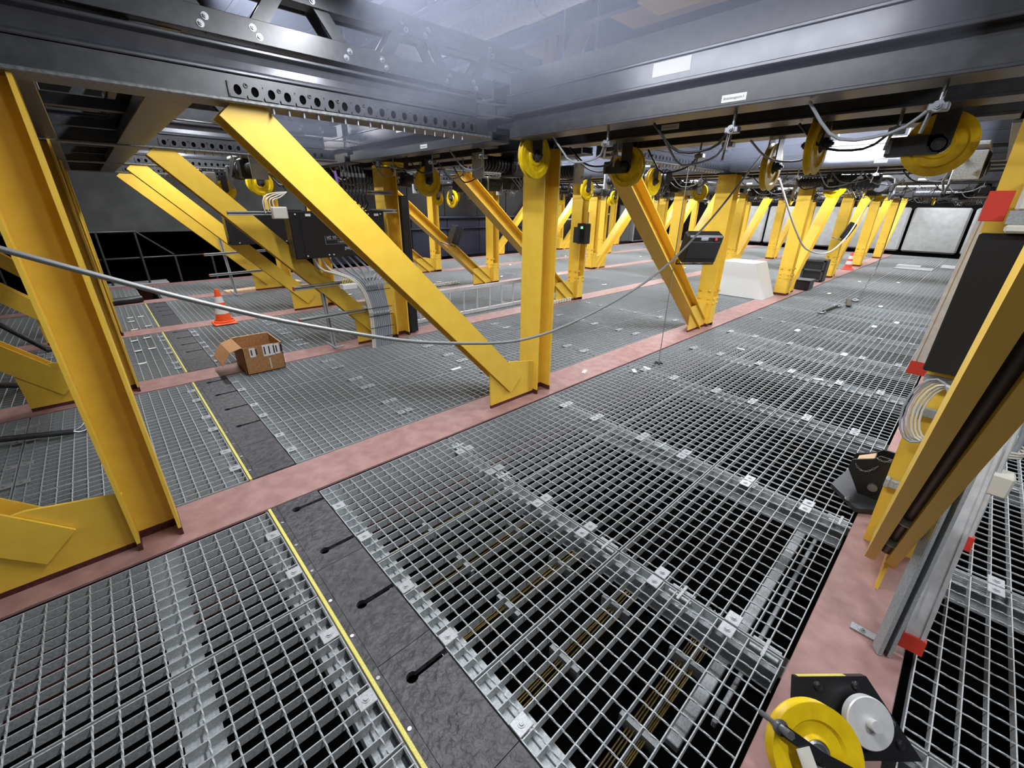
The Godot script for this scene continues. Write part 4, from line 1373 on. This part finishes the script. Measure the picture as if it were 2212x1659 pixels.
# --- right: everything fixed to the right-hand post
func right_things() -> void:
	var m: MB
	var t := thing("cover_board", "flat matt black panel on the right-hand post", "panel", 2.66, -0.13, 1.02)
	m = mb()
	m.cbx(2.60, -0.25, 1.03, 2.69, 0.025, 1.62, 0.006)
	obj("panel", m, M.blackplastic, t)
	t = thing("wall_device", "cream plastic socket housing above the black panel", "socket housing", 2.64, -0.16, 1.62)
	m = mb()
	m.cbx(2.56, -0.26, 1.625, 2.69, -0.035, 1.655, 0.008)
	m.cbx(2.58, -0.26, 1.70, 2.69, -0.04, 1.82, 0.012)
	obj("housing", m, M.cream, t)
	m = mb()
	m.cbx(2.565, -0.27, 1.655, 2.575, -0.03, 1.705, 0.002)
	m.bolt(m.P(2.565, -0.16, 1.68), Vector3.LEFT, 0.014)
	obj("zinc_strap", m, M.zinc, t)
	m = mb()
	m.tube(smooth_path(m, [[2.57, -0.12, 1.74], [2.54, -0.13, 1.78], [2.55, -0.15, 1.86], [2.6, -0.18, 1.98]], 14), 0.016, 9)
	obj("cable", m, M.whitecable, t)
	t = thing("red_tag", "red plastic tag hanging beside the cream socket housing", "tag", 2.6, 0.0, 1.66)
	m = mb()
	m.cbx(2.60, -0.025, 1.665, 2.606, 0.045, 1.775, 0.002)
	obj("tag_plate", m, M.redcap, t)
	# straps and clamps on the post flange
	var k := 0
	for z in [0.397, 0.815]:
		t = thing("beam_clamp", "galvanised clamp round the right-hand post, %s" % ["lower one by the black bracket", "upper one below the cable coil"][k], "clamp", 2.69, -0.13, z, "clamps on the right-hand post")
		k += 1
		m = mb()
		m.cbx(2.675, -0.25, z - 0.025, 2.695, -0.015, z + 0.02, 0.004)
		m.cbx(2.67, -0.03, z - 0.03, 2.72, -0.008, z + 0.025, 0.006)
		obj("clamp_bar", m, M.galv, t)
	k = 0
	for z in [0.66, 0.99]:
		t = thing("flat_strap", "flat zinc strap with a bolt on the right-hand post, %s" % ["lower one", "upper one under the black panel"][k], "strap", 2.66, -0.16, z, "bolted straps on the right-hand post")
		m = mb()
		m.cbx(2.66 - 0.02 * k, -0.26, z - 0.016, 2.668 - 0.02 * k, -0.075 + 0.085 * k, z + 0.016, 0.001)
		obj("strap", m, M.zinc, t)
		m = mb()
		m.bolt(m.P(2.66 - 0.02 * k, -0.12 + 0.04 * k, z), Vector3.LEFT, 0.011)
		obj("bolt", m, M.bolt, t)
		k += 1
	# black hose inside the brace
	t = thing("black_pipe", "black pipe with washers inside the right-hand brace", "pipe", 2.2, -0.13, 0.3)
	m = mb()
	var p0 := m.P(2.36, -0.11, 0.22)
	var p1 := m.P(0.75, -0.11, 1.965)
	m.cyl(p0, p1, 0.024, 12)
	obj("pipe", m, M.blackplastic, t)
	for f in [0.1, 0.24]:
		var c := p0.lerp(p1, f)
		var d := (p1 - p0).normalized()
		m = mb()
		m.tube([c, c + d * 0.008], 0.05, 18)
		m.tube([c - d * 0.045, c], 0.013, 8)
		obj("washer", m, M.zinc, t)
	# galvanised strut and three aluminium rails with red caps
	t = thing("strut_channel", "galvanised slotted strut standing on the right-hand red beam", "strut", 1.93, -0.2, 0.005)
	m = mb()
	strut(m, m.P(1.945, -0.205, 0.006), m.P(2.02, -0.178, 1.15), Vector3(-1, 0, 0.6), 0.045)
	obj("strut", m, M.galv, t)
	m = mb()
	m.cbx(1.98, -0.19, 0.005, 2.02, -0.09, 0.011, 0.001)
	m.cbx(1.985, -0.195, 0.005, 2.02, -0.187, 0.06, 0.001)
	m.bolt(m.P(2.0, -0.13, 0.011), Vector3.UP, 0.009)
	obj("angle_bracket", m, M.zinc, t)
	k = 0
	for q in [[[2.0, -0.275, 0.055], [2.20, -0.232, 0.93]], [[2.4, -0.305, 0.36], [2.52, -0.27, 1.15]], [[2.9, 0.045, 0.93], [3.05, 0.02, 1.75]]]:
		t = thing("aluminium_rail", ["aluminium rail with red cap nearest the camera, by the strut", "aluminium rail with red cap behind the strut, over the right grating", "aluminium rail with red cap left of the black panel"][k], "rail", q[0][0], q[0][1], q[0][2], "aluminium rails with red caps")
		k += 1
		m = mb()
		var a := m.P(q[0][0], q[0][1], q[0][2])
		var b := m.P(q[1][0], q[1][1], q[1][2])
		var d := (b - a).normalized()
		m.bar(a, b, 0.066, 0.022, Vector3.BACK)
		m.bar(a + Vector3(-0.012, 0, 0.024), b + Vector3(-0.012, 0, 0.024), 0.01, 0.01, Vector3.BACK)
		m.bar(a + Vector3(-0.012, 0, -0.024), b + Vector3(-0.012, 0, -0.024), 0.01, 0.01, Vector3.BACK)
		obj("rail_body", m, M.alu, t)
		m = mb()
		m.bar(a - d * 0.004 + Vector3(-0.004, 0, 0), a + d * 0.06 + Vector3(-0.004, 0, 0), 0.076, 0.044, Vector3.BACK)
		obj("red_cap", m, M.redcap, t)
	# coils
	t = thing("cable_coil", "coil of white cable hanging on the right-hand post", "cable coil", 2.6, -0.06, 0.8)
	for q in 6:
		m = mb()
		var pts := []
		for j in 17:
			var an := TAU * j / 16.0
			pts.append(m.P(2.585 - 0.006 * (q % 3), -0.085 + 0.01 * q + (0.055 + 0.003 * q) * cos(an), 0.85 + (0.13 + 0.006 * q) * sin(an)))
		m.tube(pts, 0.0055, 6, false)
		obj("loop", m, M.whitecable if q < 4 else M.cable, t)
	t = thing("cable_coil", "grey and white cable loops behind the aluminium rail", "cable coil", 2.7, -0.32, 0.75)
	for q in 6:
		m = mb()
		var pts := []
		for j in 17:
			var an := TAU * j / 16.0
			if q < 3: pts.append(m.P(2.62 + 0.008 * q, -0.30 + 0.05 * cos(an), 0.80 + (0.12 - 0.01 * q) * sin(an)))
			else: pts.append(m.P(2.60 + 0.04 * cos(an), -0.30 + (0.06 + 0.004 * q) * sin(an), 0.72 + 0.012 * q + 0.01 * cos(an)))
		m.tube(pts, 0.010 if q < 3 else 0.005, 6, false)
		obj("loop", m, M.cable if q < 3 else M.whitecable, t)
	t = thing("junction_box", "cream junction box hanging at the right edge over the grating", "junction box", 2.45, -0.33, 0.62)
	m = mb()
	m.cbx(2.42, -0.365, 0.62, 2.50, -0.295, 0.72, 0.008)
	obj("housing", m, M.cream, t)
	m = mb()
	m.tube(smooth_path(m, [[2.46, -0.30, 0.64], [2.44, -0.28, 0.62], [2.42, -0.27, 0.7], [2.45, -0.28, 0.82]], 12), 0.009, 7)
	obj("cable", m, M.dark, t)
	# black bracket on a grey base plate left of the post
	t = thing("chain_bracket", "black steel bracket with chain on a grey plate beside the post", "bracket", 3.15, 0.06, 0.005)
	m = mb()
	m.prism(PackedVector2Array([Vector2(2.93, 0.06), Vector2(3.12, 0.225), Vector2(3.62, 0.16), Vector2(3.5, -0.05), Vector2(3.02, -0.05)]), Transform3D(Basis(Vector3.RIGHT, Vector3.FORWARD, Vector3.UP), m.P(0, 0, 0.012)), 0.028)
	obj("base_plate", m, M.black, t)
	for q in [0.0, 0.11]:
		m = mb()
		m.prism(PackedVector2Array([Vector2(-0.06, 0.04), Vector2(0.085, 0.04), Vector2(0.175, 0.19), Vector2(0.17, 0.25), Vector2(0.075, 0.30), Vector2(0.05, 0.33), Vector2(-0.06, 0.33)]), Transform3D(Basis(Vector3.FORWARD, Vector3.UP, Vector3.RIGHT), m.P(3.12 + q, 0.0, 0)), 0.014)
		obj("side_plate", m, M.blackplastic, t)
	m = mb()
	m.cyl(m.P(3.10, 0.03, 0.12), m.P(3.27, 0.03, 0.12), 0.025, 14)
	obj("pin", m, M.bolt, t)
	m = mb()
	m.box(m.P(3.18, 0.11, 0.27), Vector3(0.09, 0.008, 0.09), Basis(Vector3.RIGHT, -0.6))
	obj("guide_plate", m, M.wood, t)
	m = mb()
	chain(m, m.P(3.112, 0.145, 0.235), m.P(3.112, 0.045, 0.265), 0.045, 11, 0.0022)
	chain(m, m.P(3.112, 0.06, 0.315), m.P(3.112, 0.0, 0.325), 0.012, 6, 0.0022)
	obj("chain", m, M.bolt, t)
	m = mb()
	m.bolt(m.P(3.0, 0.11, 0.04), Vector3.UP, 0.014)
	m.bolt(m.P(3.36, 0.15, 0.04), Vector3.UP, 0.014)
	obj("bolt", m, M.bolt, t)

# --- pulley block standing on the right-hand beam, bottom right of the picture
func pulley_block() -> void:
	var t := thing("pulley_block", "black pulley block with yellow wheel standing on the right-hand red beam", "pulley block", 1.40, -0.12, 0.006)
	var u := Vector3(0.741, 0, 0.671)          # along the plate
	var flat := Vector3(-0.671, 0, 0.741)
	var up := Vector3.UP * 0.766 - flat * 0.643   # the block leans back
	var nrm := flat * 0.766 + Vector3.UP * 0.643
	var m := mb()
	var o0 := m.P(1.27, -0.10, 0.0)
	m.prism(PackedVector2Array([Vector2(0.0, 0.17), Vector2(0.02, 0.25), Vector2(0.27, 0.25), Vector2(0.40, 0.002), Vector2(0.0, 0.002)]), Transform3D(Basis(u, up, nrm), o0 - nrm * 0.025), 0.025)
	obj("side_plate", m, M.blackplastic, t)
	m = mb()
	m.box(o0 + u * 0.115 + up * 0.2508 - nrm * 0.012, Vector3(0.17, 0.0012, 0.02), Basis(u, up, nrm))
	obj("yellow_tape", m, M.tape, t)
	for q in [[0.09, 0.222], [0.225, 0.222], [0.335, 0.05]]:
		m = mb()
		m.lathe([Vector2(0.016, 0), Vector2(0.013, 0.007), Vector2(0.006, 0.009), Vector2(0, 0.009)], Transform3D(Basis(u, nrm, u.cross(nrm)), o0 + u * q[0] + up * q[1]), 16)
		obj("rivet", m, M.blackplastic, t)
	var B := Basis(u, nrm, u.cross(nrm))
	var c := o0 + u * 0.0 + up * 0.06 + nrm * 0.06
	var R := 0.145
	m = mb()
	m.lathe([Vector2(R * 0.28, -0.018), Vector2(R * 0.55, -0.016), Vector2(R * 0.62, -0.02), Vector2(R, -0.022), Vector2(R, -0.017), Vector2(R * 0.9, -0.003), Vector2(R * 0.9, 0.003), Vector2(R, 0.017), Vector2(R, 0.022), Vector2(R * 0.66, 0.018), Vector2(R * 0.6, 0.008), Vector2(R * 0.36, 0.008), Vector2(R * 0.30, 0.02), Vector2(R * 0.28, 0.02), Vector2(R * 0.28, -0.018)], Transform3D(B, c), 56)
	obj("wheel", m, M.sheave, t)
	m = mb()
	m.lathe([Vector2(0.0, -0.07), Vector2(R * 0.28, -0.07), Vector2(R * 0.28, 0.016), Vector2(R * 0.22, 0.022), Vector2(R * 0.14, 0.018), Vector2(R * 0.12, 0.034), Vector2(0, 0.034)], Transform3D(B, c), 32)
	obj("bearing", m, M.bolt, t)
	m = mb()
	for q in [[-0.11, 0.075], [0.115, -0.055]]:
		m.bar(c + nrm * 0.036, c + nrm * 0.036 + u * q[0] + up * q[1], 0.034, 0.007, up)
	obj("keeper_arm", m, M.blackplastic, t)
	m = mb()
	m.bar(c + nrm * 0.042 + u * -0.06 + up * 0.03, c + nrm * 0.06 + u * -0.04 + up * -0.095, 0.045, 0.004, u)
	obj("white_strap", m, M.cream, t)
	for q in [[-0.115, 0.08], [0.12, -0.055]]:
		m = mb()
		var p = c + u * q[0] + up * q[1]
		m.tube([p - nrm * 0.075, p + nrm * 0.05], 0.009, 10)
		m.tube([p + nrm * 0.03, p + nrm * 0.036], 0.024, 14)
		m.tube([p + nrm * 0.04, p + nrm * 0.085], 0.013, 6)
		obj("bolt", m, M.bolt, t)
	m = mb()
	var d0 := o0 + u * 0.215 + up * 0.13
	m.lathe([Vector2(0.018, 0.02), Vector2(0.075, 0.02), Vector2(0.078, 0.024), Vector2(0.078, 0.046), Vector2(0.075, 0.05), Vector2(0.018, 0.05)], Transform3D(B, d0), 40)
	m.tube([d0, d0 + nrm * 0.075], 0.018, 16)
	obj("roller", m, M.alu, t)
	m = mb()
	var ring := []
	for j in 17: ring.append(d0 + u * 0.085 + nrm * 0.03 + Vector3(0, -0.03, 0) + (u * cos(TAU * j / 16) * 0.02 + Vector3(0, sin(TAU * j / 16) * 0.028, 0)))
	m.tube(ring, 0.004, 7, false)
	chain(m, d0 + u * 0.085 + nrm * 0.03 + Vector3(0, -0.055, 0), d0 + u * 0.075 + nrm * 0.05 + Vector3(0, -0.105, 0), 0.0, 5, 0.003)
	obj("chain", m, M.bolt, t)

# --- far ends of the hall, things overhead
func background() -> void:
	var m: MB
	# grey panels across the right-hand end
	var t := thing("panel_barrier", "row of pale grey panels closing the far right end", "barrier", 24.3, 3.5, 0.0)
	m = mb()
	m.bx(24.32, -3.0, 0.0, 24.5, 10.0, 0.14)
	obj("plinth", m, M.void, t)
	var b := -2.9
	var k := 0
	while b < 9.4:
		var w: float = [2.05, 1.5, 1.75][k % 3]
		m = mb()
		m.cbx(24.25, b, 0.14, 24.5, b + w - 0.1, 1.82, 0.06)
		obj("panel", m, M.concrete, t)
		b += w
		k += 1
	m = mb()
	m.bx(24.42, -3, 0.14, 24.6, 9.6, 1.75)
	obj("backing", m, M.void, t)
	# left back: railing in front of the black gap
	t = thing("railing", "black guard railing at the far left edge of the grating", "railing", 1.0, 12.5, 0.0)
	m = mb()
	m.tube([m.P(-2.6, 12.5, 1.08), m.P(0.64, 12.5, 1.09), m.P(1.15, 12.6, 0.62), m.P(1.2, 12.6, 0.58)], 0.02, 8)
	m.tube([m.P(-2.6, 12.5, 0.55), m.P(2.6, 12.6, 0.55)], 0.018, 8)
	obj("rail", m, M.black, t)
	for a in [-2.4, -1.5, -0.7, 0.0, 0.62, 1.2, 1.9]:
		m = mb()
		m.cyl(m.P(a, 12.5, -0.3), m.P(a, 12.5, 1.08 if a < 0.7 else 0.56), 0.022, 8)
		obj("railing_post", m, M.black, t)
	ORG = Vector3.ZERO
	m = mb()
	m.bx(-5, 14.9, -4.9, 4.6, 15.0, 1.05)
	tag(obj("wall_recess", m, M.void), "black opening below the grey back wall at the left", "", "", "structure")
	m = mb()
	m.bx(-5, 13.6, 1.02, 4.6, 13.9, 4.6)
	tag(obj("wall_upper", m, M.wall), "dark grey wall above the railing at the far left", "", "", "structure")
	t = thing("curtain_wall", "dark navy panels behind the posts in the middle distance", "wall panels", 9.0, 12.8, 0.0)
	for q in 6:
		m = mb()
		m.cbx(4.7 + q * 1.4, 12.75, 0.03, 6.08 + q * 1.4, 12.95, 1.25, 0.01)
		obj("lower_panel", m, M.navy, t)
		m = mb()
		m.cbx(4.7 + q * 1.4, 12.85, 1.27, 6.08 + q * 1.4, 13.0, 2.6, 0.01)
		obj("upper_panel", m, M.dark, t)
	m = mb()
	m.tube([m.P(4.7, 12.7, 0.95), m.P(13.0, 12.7, 0.95)], 0.03, 8)
	m.tube([m.P(4.7, 12.7, 1.3), m.P(13.0, 12.7, 1.3)], 0.05, 8)
	obj("pipe", m, M.navy, t)
	for q in 7:
		t = thing("equipment_cabinet", "grey equipment cabinet by the back wall, %s from the navy panels" % ORD[q], "cabinet", 13.9 + q * 1.5, 13.2, 0.0, "cabinets along the back wall")
		var hh: float = [1.7, 1.2, 1.9, 1.4, 1.8, 1.5, 1.9][q]
		m = mb()
		m.cbx(13.4 + q * 1.5, 12.9, 0.0, 14.5 + q * 1.5, 13.5, hh, 0.02)
		obj("body", m, M.concrete if q % 2 else M.dark, t)
		m = mb()
		m.cbx(13.46 + q * 1.5, 12.885, 0.06, 14.44 + q * 1.5, 12.9, hh - 0.06, 0.006)
		obj("door", m, M.dark if q % 2 else M.wall, t)
	for q in [["pale sheet lying on the grating at the far right, near one", 18.3, 0.85, 0.9, 0.9], ["pale sheet lying on the grating at the far right, far one", 19.6, 0.2, 1.2, 0.55], ["pale sheet by the far posts, beside the second sheet", 19.0, 1.2, 0.9, 0.6]]:
		t = thing("metal_sheet", q[0], "metal sheet", q[1], q[2], 0.004, "sheets on the far grating")
		m = mb()
		m.cbx(q[1], q[2], 0.004, q[1] + q[3], q[2] + q[4], 0.016, 0.003)
		obj("sheet", m, M.concrete, t)
	# overhead: duct, yellow girders, dark pipes
	t = thing("duct", "round silver duct under the roof above the centre", "duct", 3.9, 4.0, 3.5)
	m = mb()
	m.cyl(m.P(3.62, 8.0, 3.52), m.P(3.62, -1.0, 3.52), 0.17, 24)
	obj("pipe_run", m, M.alu, t)
	for q in 9:
		m = mb()
		m.tube([m.P(3.62, 7.5 - q * 1.0, 3.52), m.P(3.62, 7.45 - q * 1.0, 3.52)], 0.177, 24)
		obj("joint_band", m, M.alu, t)
		if q % 2 == 0:
			m = mb()
			m.cyl(m.P(3.62, 7.4 - q, 3.68), m.P(3.62, 7.4 - q, 4.6), 0.008, 6)
			obj("hanger", m, M.black, t)
	k = 0
	for q in [[5.2, 5.0], [9.2, 5.0], [5.2, 9.5], [9.2, 9.5], [1.2, 9.6], [13.2, 5.0]]:
		t = thing("roof_column", "yellow column reaching the roof above the frames, %s" % ["behind the silver duct", "second behind the duct", "far one in the third aisle", "far one over the rear aisle", "far one at the left", "third behind the duct"][k], "column", q[0], q[1], 2.7, "yellow columns above the frames")
		k += 1
		m = mb()
		m.prism(h_poly(0.3, 0.34, 0.02, 0.01), Transform3D(Basis(Vector3.RIGHT, Vector3.FORWARD, Vector3.UP), Vector3(0, -0.03, 0)), 1.93)
		obj("column", m, M.yellow, t)
		m = mb()
		m.bar(Vector3(0.1, 0.0, 0.1), Vector3(0.8, 1.9, 0.4), 0.2, 0.016, Vector3.BACK)
		m.bar(Vector3(0.1, 0.0, -0.06), Vector3(0.8, 1.9, 0.24), 0.2, 0.016, Vector3.BACK)
		obj("brace", m, M.yellow, t)
	k = 0
	for q in [[-0.3, 7.1, 2.62, 0.9, 0.5], [4.45, 2.62, 3.45, 0.2, 0.25], [6.6, 3.8, 4.3, 0.5, 1.0]]:
		t = thing("roof_girder", ["yellow girder plate above the frames at the upper left", "yellow girder under the roof right of the duct", "yellow girder plate under the roof at the upper right"][k], "girder", q[0], q[1], q[2], "yellow girders under the roof")
		k += 1
		m = mb()
		m.cbx(q[0] - q[3], q[1] - q[4], q[2], q[0] + q[3], q[1] + q[4], q[2] + 0.025, 0.004)
		m.cbx(q[0] - 0.012, q[1] - q[4], q[2] + 0.025, q[0] + 0.012, q[1] + q[4], q[2] + 0.3, 0.004)
		m.cbx(q[0] - q[3], q[1] - q[4], q[2] + 0.3, q[0] + q[3], q[1] + q[4], q[2] + 0.325, 0.004)
		obj("girder", m, M.yellow, t)
	k = 0
	for q in [[2.9, 3.25], [3.15, 3.9], [4.9, 3.7], [5.4, 4.2], [7.6, 3.7], [2.2, 4.0]]:
		t = thing("roof_beam", "dark steel beam under the roof, %s from the duct" % ORD[k], "beam", q[0], 4.0, q[1], "dark beams under the roof")
		k += 1
		m = mb()
		m.cbx(q[0] - 0.06, -2, q[1], q[0] + 0.06, 12, q[1] + 0.012, 0.002)
		m.bx(q[0] - 0.006, -2, q[1] + 0.012, q[0] + 0.006, 12, q[1] + 0.16)
		m.cbx(q[0] - 0.06, -2, q[1] + 0.16, q[0] + 0.06, 12, q[1] + 0.172, 0.002)
		obj("beam_body", m, M.black, t)
		for e in 4:
			m = mb()
			m.cyl(m.P(q[0], -1.0 + e * 3.6, q[1] + 0.17), m.P(q[0], -1.0 + e * 3.6, 4.6), 0.014, 6)
			obj("hanger", m, M.bolt, t)
	# hoist motors hanging all over the frames
	var h := hoist("dark hoist motor with silver fittings hung under the far frames", 4.6, 5.9, 1.98)
	for c in range(0, 6):
		for r in 4:
			for e in 2:
				if c == 0 and r == 0: continue
				if c == 0 and r == 1 and e == 0: continue
				if c == 1 and r == 0 and e == 0: continue
				var aa: float = COL[c] + 1.0 + e * 1.7 + rng.randf_range(-0.2, 0.2) + (0.6 if c == 0 else 0.0)
				var bb: float = [0.55, 3.6, 6.2, 8.7][r] + rng.randf_range(-0.4, 0.9)
				var o := dup(h, aa, bb, 2.045, "%s dark hoist motor hung over the %s aisle, %s bay from left" % [["first", "second"][e], ["camera", "cardboard box", "orange cone", "rear"][r], ORD[c]], "hoist motors under the frames")
				o.rotation.y = [0.0, PI / 2, PI, -PI / 2][rng.randi() % 4]

func hoist(label: String, a: float, b: float, z: float) -> Node3D:
	var t := thing("hoist_motor", label, "hoist motor", a, b, z, "hoist motors under the frames")
	ORG = Vector3.ZERO
	var m := mb()
	m.cyl(Vector3(-0.3, 0, 0), Vector3(0.12, 0, 0), 0.085, 16)
	for q in 7: m.tube([Vector3(-0.26 + q * 0.045, 0, 0), Vector3(-0.25 + q * 0.045, 0, 0)], 0.1, 16)
	obj("motor", m, M.black, t)
	m = mb()
	m.cbox(Vector3(0.2, 0.0, 0), Vector3(0.16, 0.2, 0.18), 0.015)
	obj("gearbox", m, M.blackplastic, t)
	m = mb()
	m.cyl(Vector3(0.28, 0, 0), Vector3(0.6, 0, 0), 0.055, 14)
	for q in 8: m.tube([Vector3(0.30 + q * 0.038, 0, 0), Vector3(0.315 + q * 0.038, 0, 0)], 0.065, 14)
	obj("drum", m, M.black, t)
	m = mb()
	m.cbox(Vector3(0.1, 0.135, 0), Vector3(0.9, 0.03, 0.14), 0.006)
	obj("carrier", m, M.galv, t)
	m = mb()
	m.cbox(Vector3(-0.12, -0.02, 0.12), Vector3(0.14, 0.12, 0.06), 0.01)
	obj("terminal_box", m, M.dark, t)
	for q in 4:
		m = mb()
		m.cyl(Vector3(-0.17 + q * 0.03, -0.08, 0.12), Vector3(-0.17 + q * 0.03, -0.12, 0.12), 0.011, 8)
		m.tube([Vector3(-0.17 + q * 0.03, -0.12, 0.12), Vector3(-0.16 + q * 0.04, -0.2, 0.13), Vector3(-0.1 + q * 0.05, -0.1, 0.16), Vector3(0.0 + q * 0.05, 0.12, 0.1)], 0.006, 6)
		obj("cable_gland", m, M.bolt, t)
	m = mb()
	m.cbox(Vector3(0.62, -0.02, 0), Vector3(0.02, 0.2, 0.16), 0.004)
	m.bolt(Vector3(0.63, 0.04, 0.05), Vector3.RIGHT, 0.016)
	m.bolt(Vector3(0.63, -0.06, -0.05), Vector3.RIGHT, 0.016)
	obj("end_plate", m, M.galv, t)
	return t

# --- thin dust haze in the lamp light above the frames
func haze() -> void:
	var f := FogVolume.new()
	f.name = "dust_haze"
	f.shape = RenderingServer.FOG_VOLUME_SHAPE_BOX
	f.size = Vector3(6.0, 2.3, 4.6)
	f.position = Vector3(4.1, 3.25, -2.5)
	var fm := FogMaterial.new()
	fm.density = 0.13
	fm.albedo = Color(0.86, 0.89, 1.0)
	f.material = fm
	add_child(f)
	tag(f, "faint bluish haze in the lamp light above the frames", "haze", "", "stuff")
